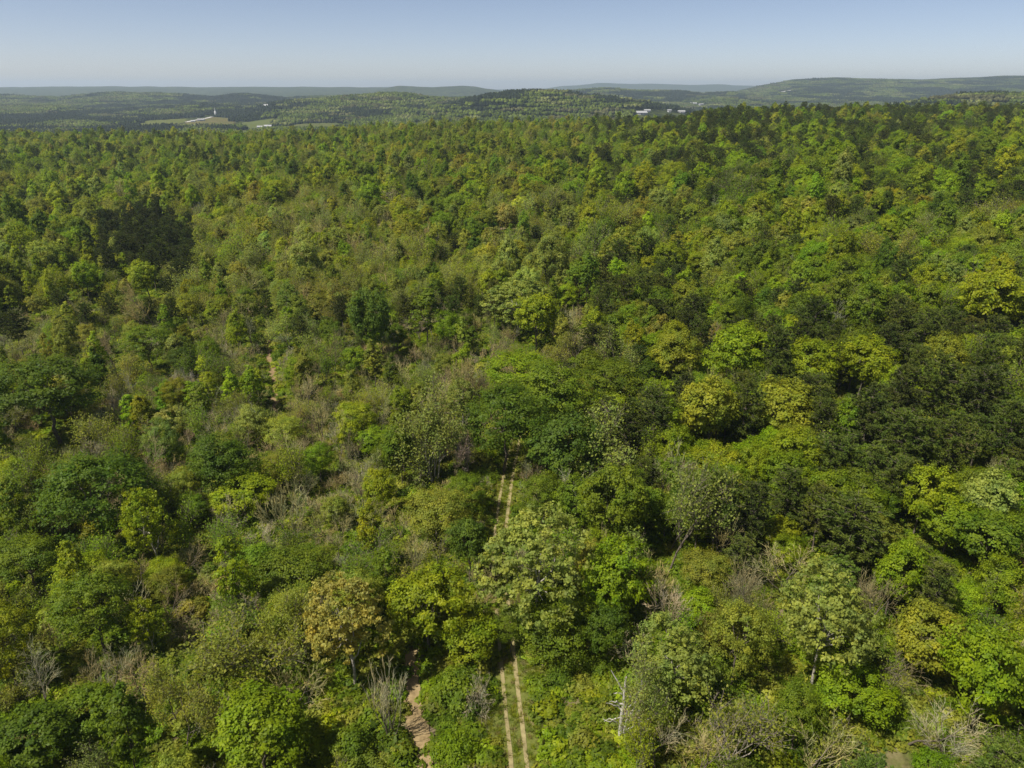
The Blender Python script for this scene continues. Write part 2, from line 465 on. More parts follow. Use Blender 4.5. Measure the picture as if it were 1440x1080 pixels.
P = {}
P['broad'] = [broad_proto("broad_tree_model", 11), broad_proto("broad_tree_model", 12, nl=11, W=11, hc=8.2), broad_proto("broad_tree_model", 13, nl=7, H=13, hc=9.6),
              broad_proto("broad_tree_model", 14, nl=10, open_=0.12), broad_proto("broad_tree_model", 15, nl=8, H=11, hc=8.2)]
P['fine'] = [broad_proto("fine_leaf_tree_model", 21, nclump=320, nleaf=70, leaf=0.125, clump=1.05, flat=0.6, nl=10),
             broad_proto("fine_leaf_tree_model", 22, nclump=320, nleaf=70, leaf=0.125, clump=1.05, flat=0.6, nl=13, W=11),
             broad_proto("fine_leaf_tree_model", 23, nclump=320, nleaf=70, leaf=0.125, clump=1.1, flat=0.55, nl=8)]
P['clumpy'] = [broad_proto("clumpy_tree_model", 31, W=12, H=15, hc=11.5, nl=13, nclump=560, nleaf=32, leaf=0.15, clump=0.6, asp=0.7, open_=0.02, bark=M_PALEBARK),
               broad_proto("clumpy_tree_model", 32, W=12, H=15, hc=11.5, nl=11, nclump=540, nleaf=32, leaf=0.15, clump=0.62, asp=0.7, open_=0.05, bark=M_PALEBARK),
               broad_proto("clumpy_tree_model", 33, W=11, H=15, hc=12, nl=14, nclump=540, nleaf=32, leaf=0.148, clump=0.6, asp=0.7, open_=0.08, bark=M_PALEBARK)]
P['slender'] = [broad_proto("slender_tree_model", 41, W=4.6, H=13, hc=11, nl=9, nclump=150, nleaf=44, leaf=0.155, clump=0.6, taper=0.5, trunk_r=0.12),
                broad_proto("slender_tree_model", 42, W=5.0, H=14, hc=11.5, nl=10, nclump=150, nleaf=44, leaf=0.155, clump=0.62, taper=0.42, open_=0.12, trunk_r=0.12),
                broad_proto("slender_tree_model", 43, W=4.4, H=12, hc=10, nl=8, nclump=140, nleaf=44, leaf=0.155, clump=0.6, taper=0.55, trunk_r=0.12)]
P['upright'] = [broad_proto("upright_tree_model", 46, W=6.6, H=13, hc=10.4, nl=10, nclump=230, nleaf=44, leaf=0.16, clump=0.75, taper=0.3, trunk_r=0.15),
                broad_proto("upright_tree_model", 47, W=7.0, H=13.5, hc=10.4, nl=9, nclump=230, nleaf=44, leaf=0.16, clump=0.75, taper=0.38, open_=0.1, trunk_r=0.15),
                broad_proto("upright_tree_model", 48, W=6.4, H=12.5, hc=9.8, nl=12, nclump=230, nleaf=44, leaf=0.16, clump=0.7, taper=0.2, trunk_r=0.15)]
P['sparse'] = [twig_proto("sparse_tree_model", 51 + i, W=9 + i * 0.5, H=12, depth=4, nleaf=8, leaf=0.17, kids=(3, 4), fuzz=2) for i in range(4)]
P['bare'] = [twig_proto("bare_tree_model", 61 + i, W=8, H=11, depth=4, kids=(3, 4), fuzz=3, spread=0.8) for i in range(4)]
P['dense'] = [twig_proto("dense_bare_tree_model", 151 + i, W=8, H=9.5, depth=4, kids=(4, 5), fuzz=3, spread=0.85) for i in range(2)]
P['multi'] = [twig_proto("many_stemmed_tree_model", 155, W=9, H=13, stems=5, depth=3, nleaf=14, leaf=0.16, kids=(3, 5), fuzz=2, spread=0.65, clear=0.5, trunk_r=0.15, bark=M_PALEBARK)]
P['bigbare'] = [twig_proto("limbed_tree_model", 71 + i, W=11, H=13, depth=4, kids=(3, 4), fuzz=2, spread=0.95, trunk_r=0.17, nleaf=4, leaf=0.15, bark=M_LIMB) for i in range(2)]
P['brush'] = [twig_proto("brush_model", 81 + i, W=5, H=4, stems=6, depth=3, kids=(2, 4), fuzz=4, spread=0.6, trunk_r=0.045, clear=0.35, twig_r=0.016) for i in range(4)]
P['leafbrush'] = [twig_proto("leafy_brush_model", 91 + i, W=5, H=4.2, stems=6, depth=3, kids=(2, 4), fuzz=2, nleaf=6, leaf=0.12, spread=0.6, trunk_r=0.045, clear=0.35, twig_r=0.014) for i in range(3)]
P['pine'] = [pine_proto("pine_model", 101 + i, W=6.5 + 0.4 * i, bare=0.34 + 0.05 * i) for i in range(4)]
P['bush'] = [bush_proto("bush_model", 111 + i) for i in range(4)]
P['bigbush'] = [bush_proto("big_bush_model", 116 + i, W=8, H=4.2, nclump=150, nleaf=44, leaf=0.17, clump=0.8) for i in range(2)]
P['low'] = [bush_proto("low_plant_model", 121 + i, W=2.6, H=1.1, nclump=14, nleaf=36, leaf=0.15, clump=0.5) for i in range(3)]
DEAD = twig_proto("dead_snag_model", 131, W=5, H=11, depth=2, kids=(3, 4), fuzz=1, spread=0.9, trunk_r=0.22, clear=0.55, bark=M_PALEBARK, twig_r=0.03)
P['dead'] = [DEAD]
TANGLE = twig_proto("vine_tangle_model", 132, W=5, H=5, stems=5, depth=3, kids=(3, 4), fuzz=3, spread=1.3, up=-0.12, trunk_r=0.06, clear=0.4, twig_r=0.022)
P['tangle'] = [TANGLE]
P['thicket'] = [twig_proto("stem_thicket_model", 133 + i, W=5, H=7, stems=9, depth=3, kids=(2, 3), fuzz=3, spread=0.3, up=0.4, trunk_r=0.06, clear=0.4, twig_r=0.018) for i in range(2)]

# white-trunked tree: pale straight bole with side limbs below a thin pale crown
def white_tree():
    rng = np.random.default_rng(7)
    pr = twig_proto("white_trunk_tree_model", 141, W=10, H=17, depth=4, nleaf=9, leaf=0.19, clear=0.45, trunk_r=0.34, bark=M_WHITE, spread=0.7)
    segs = []
    for z, L, a in ((3.2, 3.2, 3.0), (4.6, 3.6, 3.4), (6.2, 3.4, 2.8), (7.4, 3.8, 3.6), (8.6, 2.6, 0.3), (5.4, 2.0, 0.1), (9.2, 3.6, 2.4)):
        d = np.array([math.cos(a), -0.35 + 0.2 * rng.random(), 0.25])
        segs += bent((0, 0, z), np.array([0, 0, z]) + d * L * rng.uniform(0.6, 1.15) + [0, 0, rng.uniform(-0.6, 1.6)], 0.16, 0.045, rng, 5, 0.08)
    v, f = tubes(segs, 5)
    bv, bf = tubes(bent((0, 0, -0.6), (0.25, -0.1, 12.5), 0.46, 0.2, rng, 8, 0.006) + bent((0.2, 0, 9.5), (-2.4, 0.2, 13.5), 0.16, 0.07, rng, 4, 0.05), 6)
    n0 = [(v, f, 0, None), (bv, bf, 0, None)]
    old = pr.trunk
    vv = np.zeros(len(old.vertices) * 3); old.vertices.foreach_get("co", vv)
    ff = np.zeros(len(old.loops), np.int32); old.loops.foreach_get("vertex_index", ff)
    pr.trunk = make_mesh("white_trunk", [(vv.reshape(-1, 3), ff.reshape(-1, 4), 0, None)] + n0, [M_WHITE])
    return pr
M_WHITE = bark_material("white smooth bark", (0.30, 0.28, 0.24), (0.60, 0.57, 0.50), 2.5)
P['white'] = [white_tree()]

# ------------------------------------------------------------------ leaf and twig colours (albedo)
T = dict(
    mid=(0.108, 0.150, 0.009), bright=(0.142, 0.198, 0.006), dark=(0.068, 0.106, 0.007), yellowgreen=(0.180, 0.216, 0.008),
    yellow=(0.192, 0.208, 0.018), gold=(0.235, 0.208, 0.048), pale=(0.180, 0.212, 0.044), olive=(0.172, 0.186, 0.024),
    tan=(0.350, 0.285, 0.125), bluegreen=(0.078, 0.120, 0.013), pine=(0.066, 0.086, 0.014), pinedark=(0.048, 0.062, 0.013),
    twig=(0.345, 0.300, 0.145), greytwig=(0.335, 0.305, 0.195), browntwig=(0.230, 0.190, 0.105), purple=(0.260, 0.200, 0.165), white=(0.5, 0.47, 0.4))
for _k in T:
    _g = 1.45 if _k in ('pine', 'pinedark') else 1.1 if 'twig' in _k or _k in ('purple', 'white', 'tan') else 1.3
    T[_k] = tuple(q * _g for q in T[_k])
WORDS = dict(mid="mid-green", bright="bright green", dark="dark green", yellowgreen="yellow-green", yellow="yellow", gold="golden", pale="pale green",
             olive="olive-green", tan="tan", bluegreen="bluish green", pine="olive-dark", pinedark="blackish green", twig="tan", greytwig="grey", browntwig="brown", purple="purplish grey", white="whitish")

# ------------------------------------------------------------------ trees one can point to: crown centre (u, v), width and height in photo pixels
HAND = [
 (756, 802, 146, 146, 'clumpy', 'pale', "large pale silvery-green tree crowding the rutted track", "the silvery tree on the track"),
 (490, 885, 120, 125, 'clumpy', 'gold', "golden-tan round tree at the head of the bare clay path", "the golden tree"),
 (600, 848, 105, 100, 'broad', 'yellowgreen', "rounded yellow-green tree between the golden tree and the track", "the yellow-green round tree"),
 (660, 893, 80, 62, 'broad', 'yellowgreen', "low yellow-green tree touching the left rut below the silvery tree", None),
 (868, 810, 95, 100, 'broad', 'bright', "bright green tree right beside the silvery tree on the track", "the bright tree by the silvery one"),
 (852, 880, 65, 70, 'broad', 'dark', "small dark green tree under the bright one beside the track", None),
 (780, 880, 110, 80, 'fine', 'mid', "mid-green spreading tree in front of the silvery track tree", None),
 (718, 876, 50, 54, 'fine', 'mid', "small mid-green tree shading the ruts just below the silvery tree", None),
 (1160, 875, 130, 140, 'clumpy', 'pale', "tall pale silvery tree with bright green lower neighbour on right", "the tall pale tree on the right"),
 (1205, 965, 100, 80, 'broad', 'bright', "bright green low tree at the foot of the tall pale tree", None),
 (945, 930, 115, 110, 'clumpy', 'pale', "pale yellowish-green tree standing just behind the white-trunked tree", "the pale tree behind the white trunk"),
 (878, 955, 80, 90, 'white', 'pale', "thin-crowned pale tree with bare white trunk and side limbs", "the white-trunked tree"),
 (1040, 890, 85, 110, 'fine', 'olive', "olive-green fuzzy tree left of the tall pale tree", "the olive tree"),
 (1310, 893, 95, 90, 'broad', 'yellow', "yellow tree low at right beside a big bright green tree", "the low yellow tree"),
 (1395, 935, 110, 150, 'broad', 'bright', "big bright green tree at the right edge behind the yellow one", "the big bright right-edge tree"),
 (1125, 1000, 70, 75, 'fine', 'mid', "fuzzy mid-green rounded tree below the tall pale tree", None),
 (1030, 1020, 150, 120, 'bigbare', 'olive', "wide tree of pale crooked limbs with few leaves, lower right", "the wide pale-limbed tree"),
 (210, 742, 70, 85, 'clumpy', 'yellowgreen', "bright yellow-green clumped tree beside big dark dome on left", "the clumped bright tree"),
 (207, 880, 48, 75, 'clumpy', 'yellowgreen', "small bright clumped tree below the larger clumped one on left", None),
 (130, 690, 140, 120, 'fine', 'dark', "big dark green dome of a tree on the left", "the big dark dome on the left"),
 (62, 545, 140, 105, 'fine', 'dark', "broad dark green tree at the left edge, topmost of the domes", "the dark tree at the left edge"),
 (130, 850, 105, 105, 'fine', 'mid', "mid-green fine-leaved tree below the big dark dome", "the fine-leaved tree"),
 (365, 1030, 130, 110, 'broad', 'bright', "bright green broad tree at the bottom left of the clay path", "the bright tree by the clay path"),
 (345, 905, 130, 95, 'sparse', 'olive', "olive dome of fine twigs with young leaves and pale trunks", "the twiggy olive dome"),
 (415, 805, 100, 75, 'fine', 'mid', "mid-green tree upper left of the golden tree", "the tree behind the golden one"),
 (312, 650, 92, 75, 'fine', 'dark', "dark green rounded tree amid bare brush left of centre", "the dark tree amid the brush"),
 (340, 690, 78, 45, 'broad', 'yellowgreen', "yellow-green low tree in front of the dark one amid brush", None),
 (245, 985, 85, 80, 'sparse', 'olive', "twiggy tree with thin olive leaves, lower left", None),
 (710, 584, 116, 100, 'fine', 'dark', "dark green dome tree closing the far end of the track", "the dark dome at the track's end"),
 (782, 552, 108, 84, 'fine', 'mid', "mid-green dome touching the dark dome at the track's end", "the mid-green dome"),
 (735, 522, 100, 62, 'fine', 'bright', "brighter green crown just behind the two domes at track's end", None),
 (660, 530, 52, 62, 'dense', 'tan', "tan leafless crown behind the dark dome at the track's end", "the tan crown"),
 (610, 600, 80, 96, 'multi', 'pale', "pale sparse tree on several white stems left of the track", "the pale many-stemmed tree"),
 (650, 565, 50, 50, 'clumpy', 'pale', "small pale tree between many-stemmed tree and dark dome", None),
 (663, 634, 46, 40, 'dense', 'purple', "purplish bare rounded crown left of the track's far end", "the purplish bare crown"),
 (712, 625, 17, 28, 'slender', 'bright', "tiny bright sapling standing where the track meets the dark dome", None),
 (792, 630, 96, 88, 'broad', 'bluegreen', "dull bluish green tree right of the track's far end", "the bluish tree by the track"),
 (870, 612, 88, 74, 'sparse', 'pale', "pale sparse tree behind the bluish one, right of the track", None),
 (950, 690, 96, 118, 'sparse', 'pale', "tall pale half-leafed tree right of the dark green tree", "the tall half-leafed tree"),
 (862, 712, 88, 90, 'broad', 'mid', "deep green tree between bluish tree and tall half-leafed tree", "the deep green tree"),
 (764, 697, 54, 64, 'fine', 'mid', "mid-green tree standing beside the far ruts, right side", None),
 (654, 690, 62, 52, 'fine', 'mid', "mid-green bushy tree hugging the far ruts, left side", None),
 (520, 455, 56, 100, 'broad', 'bluegreen', "tall bluish green tree with its trunk showing, left of centre", "the tall bluish tree"),
 (600, 440, 48, 75, 'slender', 'mid', "upright deep green tree right of the tall bluish tree", None),
 (755, 448, 66, 60, 'broad', 'yellowgreen', "round yellow-green tree in the middle of the wood", "the round lime tree"),
 (728, 428, 86, 60, 'clumpy', 'pale', "pale crown just behind the round lime tree", None),
 (660, 768, 58, 95, 'broad', 'bluegreen', "deep green upright tree left of the middle of the track", "the upright tree by the track"),
 (612, 722, 78, 66, 'fine', 'olive', "olive rounded tree left of the deep green upright tree", None),
 (533, 690, 46, 52, 'broad', 'yellowgreen', "small bright yellow-green tree left of the olive rounded one", None),
 (563, 640, 46, 60, 'broad', 'mid', "green tree below left of the pale many-stemmed tree", None),
 (618, 778, 72, 50, 'bigbare', 'olive', "grey leafless limbs spreading beside the upright tree", None),
 (865, 532, 86, 56, 'fine', 'mid', "mid-green tree right of the two domes", "the tree right of the two domes"),
 (948, 500, 60, 60, 'broad', 'yellow', "yellow-olive tree right of centre above the half-leafed tree", "the yellow-olive tree"),
 (868, 487, 56, 54, 'sparse', 'pale', "pale thin tree right of the round lime tree", "the pale thin tree"),
 (1100, 575, 90, 72, 'broad', 'yellow', "broad golden-yellow oak among pines on the right", "the golden-yellow oak"),
 (1038, 498, 86, 72, 'broad', 'bright', "bright green broad tree right of the yellow-olive one", "the bright broad tree"),
 (1140, 505, 76, 64, 'broad', 'yellowgreen', "bright yellow-green tree above the golden-yellow oak", "the tree over the golden oak"),
 (1215, 520, 68, 66, 'broad', 'yellowgreen', "yellow-green tree left of the large pine stand", "the tree left of the pines"),
 (1332, 505, 56, 60, 'broad', 'yellow', "yellow tree poking out of the dark pine stand", "the yellow tree in the pines"),
 (1215, 440, 58, 62, 'broad', 'mid', "round deep green tree above the pine stand", "the round deep green tree"),
 (1395, 425, 88, 76, 'broad', 'yellowgreen', "broad yellow-green tree at the right edge above the pines", "the right-edge lime tree"),
 (1300, 690, 68, 80, 'broad', 'yellowgreen', "tall bright yellow-green tree in front of the pines", "the bright tree before the pines"),
 (1338, 735, 78, 66, 'broad', 'bright', "bright green tree at the foot of the tall yellow-green one", None),
 (1000, 590, 78, 80, 'broad', 'yellow', "dull yellow tree left of the golden-yellow oak", "the dull yellow tree"),
 (1062, 660, 46, 62, 'broad', 'yellowgreen', "narrow yellow-green tree beside a pine, right of half-leafed tree", None),
 (990, 800, 60, 54, 'fine', 'olive', "small rounded olive tree above the olive fuzzy one", None),
 (205, 395, 44, 40, 'broad', 'yellowgreen', "yellow-green tree at the foot of the left pine stand", "the tree by left pines"),
 (208, 418, 46, 44, 'dense', 'tan', "tan leafless crown below the left pine stand", None),
 (262, 430, 30, 36, 'broad', 'yellow', "small yellow tree right of the tan crown by left pines", None),
 (205, 482, 70, 54, 'fine', 'mid', "mid-green bushy tree right of the brown bare crown", None),
 (155, 483, 34, 36, 'dense', 'browntwig', "brown bare crown left of centre below the pines", "the brown bare crown"),
 (120, 395, 30, 40, 'broad', 'bright', "bright crown among slender trees left of the pine stand", "the crown among slender trees"),
 (712, 308, 34, 30, 'broad', 'gold', "golden crown standing alone in the middle distance", "the golden crown in the distance"),
 (798, 310, 32, 30, 'clumpy', 'pale', "pale dome right of the golden crown in the distance", "the pale distant dome"),
 (980, 372, 34, 30, 'broad', 'yellowgreen', "lone yellow-green crown in the far right middle distance", "the far yellow-green crown"),
 (1250, 320, 40, 34, 'broad', 'yellowgreen', "broad yellow-green crown high on the right slope", "the high right-slope crown"),
 (1110, 290, 36, 30, 'broad', 'yellow', "yellow-green crown on the right slope below the dark pines", "the yellow crown on the slope"),
 (1380, 270, 38, 32, 'broad', 'bright', "bright crown at right edge high on the slope", "the bright slope-edge crown"),
 (540, 300, 30, 26, 'clumpy', 'pale', "pale crown in the far middle left of the golden crown", "the far pale crown"),
 (420, 300, 30, 26, 'broad', 'yellowgreen', "yellow-green crown far behind the narrow gully", "the crown behind the gully"),
 (1390, 760, 90, 80, 'broad', 'mid', "deep green tree at right edge above the yellow one", "the deep green right-edge tree"),
 (1290, 990, 100, 80, 'bare', 'greytwig', "grey leafless tree below the low yellow tree", "the grey leafless tree"),
 (1100, 1040, 110, 90, 'bare', 'twig', "tan leafless tree at the bottom edge right of the wide pale-limbed tree", "the tan leafless tree at the bottom"),
 (985, 1050, 90, 70, 'bare', 'twig', "tan twiggy tree at the bottom edge left of the wide pale-limbed tree", None),
 (1340, 1045, 90, 76, 'bare', 'greytwig', "grey leafless tree at bottom right below the big bright tree", None),
 (1195, 1050, 80, 60, 'leafbrush', 'olive', "olive twiggy bush at the bottom edge right of the tan leafless tree", None),
 (150, 945, 60, 56, 'bare', 'greytwig', "grey leafless limbs right of the crooked grey ones at bottom left", None),
 (420, 950, 80, 60, 'bare', 'twig', "tan leafless twigs between twiggy olive dome and grey stem thicket", None),
 (1250, 960, 70, 60, 'bigbare', 'olive', "pale bare limbs between tall pale tree and yellow tree", None),
 (1115, 800, 90, 44, 'bare', 'twig', "bare tan tree with level limbs above the tall pale tree", None),
 (540, 965, 66, 85, 'thicket', 'greytwig', "grey thicket of upright leafless stems beside the clay path", "the grey stem thicket"),
 (672, 985, 46, 64, 'tangle', 'greytwig', "hanging grey vine tangle between clay path and track", None),
 (265, 890, 56, 42, 'tangle', 'browntwig', "brown tangle of vines left of the twiggy olive dome", None),
 (320, 715, 62, 40, 'brush', 'greytwig', "grey bare brush right of the clumped bright tree", None),
 (405, 712, 76, 56, 'brush', 'twig', "tan bare brush below the dark tree amid brush", "the tan brush"),
 (285, 742, 44, 32, 'dead', 'white', "whitened dead branches lying in brush on the left", None),
 (40, 950, 70, 70, 'bare', 'greytwig', "bare grey crooked limbs at bottom left corner", "the crooked grey limbs"),
 (310, 1005, 56, 54, 'tangle', 'greytwig', "pale grey tangle left of the bright tree by clay path", None),
 (120, 1000, 90, 70, 'broad', 'mid', "mid-green tree in the bottom left among bare limbs", None),
 (40, 790, 80, 70, 'fine', 'mid', "mid-green bushy tree at left edge below the dark dome", None),
 (40, 1040, 110, 80, 'broad', 'dark', "dark tree filling the bottom left corner", None),
 (645, 958, 96, 64, 'bigbush', 'mid', "rounded mid-green bush thicket between clay path and left rut", "the bush between the paths"),
 (640, 1048, 78, 60, 'bigbush', 'bright', "bright green bush between the paths at the bottom edge", None),
 (790, 940, 62, 56, 'bigbush', 'mid', "dense green bush leaning over the right rut", None),
 (842, 930, 60, 46, 'bigbush', 'mid', "green bush right of the dense one by the rut", None),
 (490, 1040, 90, 70, 'bigbush', 'mid', "mid-green bush below the grey stem thicket", None),
 (1056, 428, 8, 30, 'dead', 'white', "white dead snag among green trees right of centre", None),
 (1228, 388, 8, 34, 'dead', 'white', "white dead trunk beside round deep green tree on right", None),
 (1166, 186, 5, 14, 'dead', 'white', "small far white dead trunk near the top of the right slope", None),
]
for i, (u, v, wd, ht) in enumerate([(1222, 585, 62, 90), (1272, 605, 74, 100), (1318, 548, 74, 100), (1385, 545, 72, 100), (1345, 620, 66, 80), (1180, 640, 70, 80), (1060, 715, 56, 90),
                                 (1200, 735, 110, 95), (1270, 670, 70, 80), (960, 560, 50, 70), (1110, 690, 60, 80), (1420, 600, 60, 90), (1250, 480, 50, 70), (1300, 470, 50, 70), (1160, 585, 46, 70),
                                 (200, 338, 26, 44), (225, 356, 28, 46), (172, 344, 26, 42), (250, 382, 28, 50), (236, 335, 24, 40), (186, 322, 24, 36), (212, 370, 26, 44), (262, 360, 24, 44), (150, 362, 24, 44), (160, 318, 24, 30), (90, 292, 30, 28), (240, 402, 26, 40),
                                 (905, 190, 22, 26), (880, 195, 20, 24), (1170, 200, 26, 30), (1040, 460, 40, 50), (985, 470, 40, 56), (640, 340, 24, 30), (480, 430, 30, 50), (20, 455, 40, 50), (375, 430, 20, 50), (620, 355, 26, 30)]):
    HAND.append((u, v, wd, ht, 'pine', 'pinedark' if (u < 300 or i % 3 == 0) else 'pine', None, None))
for i, (u, v, wd, ht) in enumerate([(25, 372, 17, 56), (55, 380, 16, 52), (70, 410, 18, 60), (92, 375, 16, 46), (40, 400, 16, 44), (110, 345, 14, 44), (135, 335, 14, 40), (175, 375, 16, 44), (15, 420, 16, 40), (145, 400, 18, 44)]):
    HAND.append((u, v, wd, ht, 'slender', 'bright' if i % 2 else 'yellowgreen', None, None))
HAND.append((118, 300, 26, 26, 'broad', 'yellowgreen', "yellow-green crown behind the left pine stand, toward the left edge", "the crown behind the left pines"))

KIND = dict(broad='broadleaf_tree', fine='broadleaf_tree', clumpy='broadleaf_tree', slender='broadleaf_tree', upright='broadleaf_tree', sparse='broadleaf_tree', white='broadleaf_tree', multi='broadleaf_tree', dense='leafless_tree', pine='pine_tree',
            bare='leafless_tree', bigbare='leafless_tree', dead='leafless_tree', thicket='leafless_shrub', tangle='leafless_shrub', brush='leafless_shrub', leafbrush='green_bush', bush='green_bush', bigbush='green_bush')

def locate(u, v, z):
    t = float(tv(v)); y = (z - CAMZ) / t
    x = (u - 720) * (y * COSP - (z - CAMZ) * SINP) / FPX
    return x, y

rngL = np.random.default_rng(2024)
TREES = []   # dicts: kind sp, x, y, z, W (crown width), zs (height factor relative to width), tint name, tint rgb, rot, proto, label, nick
def jit(rng, c, a=0.10):
    k = 1 + rng.normal() * a
    return tuple(max(0.004, q * k * (1 + rng.normal() * a * 0.4)) for q in c)

def add_tree(sp, x, y, W, zs, tint, label=None, nick=None, rng=rngL, j=0.05):
    i = int(rng.integers(len(P[sp])))
    TREES.append(dict(sp=sp, x=x, y=y, z=float(ground_z(x, y)), W=W, zs=zs, tint=tint, rgb=jit(rng, T[tint], j), rot=0.0 if sp == 'white' else rng.uniform(0, 6.283), pi=i, label=label, nick=nick))

def crown_screen(t):
    p = P[t['sp']][t['pi']]
    s = t['W'] / p.W
    cz = t['z'] + p.zc * s * t['zs']
    u, v, d = project(t['x'], t['y'], cz)
    th = math.atan2(CAMZ - cz, t['y'])
    hh = math.hypot(p.hc * s * t['zs'] * math.cos(th), t['W'] * math.sin(th))
    return u, v, d, FPX * t['W'] / d / 2, FPX * hh / d / 2

for (u, v, wd, ht, sp, tint, lab, nick) in HAND:
    if sp in ('broad', 'fine', 'clumpy', 'sparse', 'multi'): wd, ht = wd * 1.1, ht * 1.08
    p0 = P[sp][0]
    z = 5.0
    x, y = locate(u, v, z)
    zs = 1.0
    for _ in range(8):
        gz = float(ground_z(x, y))
        d = y * COSP - (z - CAMZ) * SINP
        W = wd * d / FPX
        th = math.atan2(CAMZ - z, y)
        H2 = ht * d / FPX
        hc = math.sqrt(max(H2 * H2 - (W * math.sin(th)) ** 2, (0.45 * W) ** 2)) / max(math.cos(th), 0.3)
        zs = min(1.45, max(0.7, hc / (p0.hc * W / p0.W)))
        z = gz + p0.zc * W / p0.W * zs
        x, y = locate(u, v, z)
    add_tree(sp, x, y, W, zs, tint, lab, nick)
NHAND = len(TREES)

# ------------------------------------------------------------------ tracks on the ground
TRACK_PX = [(741, 1200), (731, 1085), (725, 1030), (718, 965), (713, 920), (706, 850), (701, 785), (704, 745), (709, 705), (717, 655), (721, 640), (727, 610)]
CLAY_PX = [(606, 1130), (600, 1080), (592, 1040), (585, 1005), (577, 970), (581, 940), (578, 915)]
GULLY_PX = [(388, 590), (387, 570), (385, 545), (383, 520), (378, 495), (375, 465), (374, 440), (376, 420)]
TRACK = np.array([at(*q) for q in TRACK_PX]); CLAY = np.array([at(*q) for q in CLAY_PX]); GULLY = np.array([at(*q) for q in GULLY_PX])

def resample(pts, step):
    seg = np.linalg.norm(np.diff(pts[:, :2], axis=0), axis=1)
    s = np.concatenate([[0], np.cumsum(seg)])
    q = np.arange(0, s[-1], step)
    x, y = np.interp(q, s, pts[:, 0]), np.interp(q, s, pts[:, 1])
    for _ in range(6):                              # round the corners
        x[1:-1] = 0.25 * x[:-2] + 0.5 * x[1:-1] + 0.25 * x[2:]; y[1:-1] = 0.25 * y[:-2] + 0.5 * y[1:-1] + 0.25 * y[2:]
    return np.stack([x, y], 1)
TRK, CLY, GUL = resample(TRACK, 0.6), resample(CLAY, 0.6), resample(GULLY, 0.8)

# points of ground that stay in view
KEEP = []
def beside(line, o):
    d = unit(np.gradient(line, axis=0))
    return line + np.stack([d[:, 1], -d[:, 0]], 1) * o
for line, rngv in ((beside(TRK, -1.3), [(925, 1090), (645, 740)]), (beside(TRK, 1.3), [(955, 1090), (645, 748)]), (beside(CLY, 1.0), [(945, 1090)]), (beside(CLY, -1.0), [(945, 1090)]), (TRK, [(915, 1090), (640, 752)]), (CLY, [(945, 1090)]), (beside(GUL, 0.7), [(470, 570)]), (beside(GUL, -0.7), [(470, 570)]), (GUL, [(462, 572)])):
    z = ground_z(line[:, 0], line[:, 1])
    u, v, d = project(line[:, 0], line[:, 1], z)
    for a, b in rngv:
        k = (v > a) & (v < b)
        KEEP += list(zip(u[k][::2], v[k][::2], d[k][::2], np.full(k.sum(), 1.0)[::2]))
CLEAR = resample(np.array([at(*q) for q in [(800, 1140), (786, 1080), (776, 1035), (764, 990), (755, 965)]]), 0.8)
for t in TREES:                                     # the white bole stays in view too
    if t['sp'] == 'white':
        for h in np.linspace(0.5, 9, 12):
            u, v, d = project(t['x'], t['y'], t['z'] + h); KEEP.append((float(u), float(v), float(d) - 1.5, 1.0)); KEEP.append((float(u) - 18, float(v), float(d) - 1.5, 1.0))
KEEP = np.array(KEEP)
HS = np.array([crown_screen(t) for t in TREES])     # screen ellipses of the named trees
HX = np.array([(t['x'], t['y'], t['W'] / 2) for t in TREES])

def line_dist(x, y, line):
    return np.min(np.hypot(line[:, 0] - x, line[:, 1] - y))

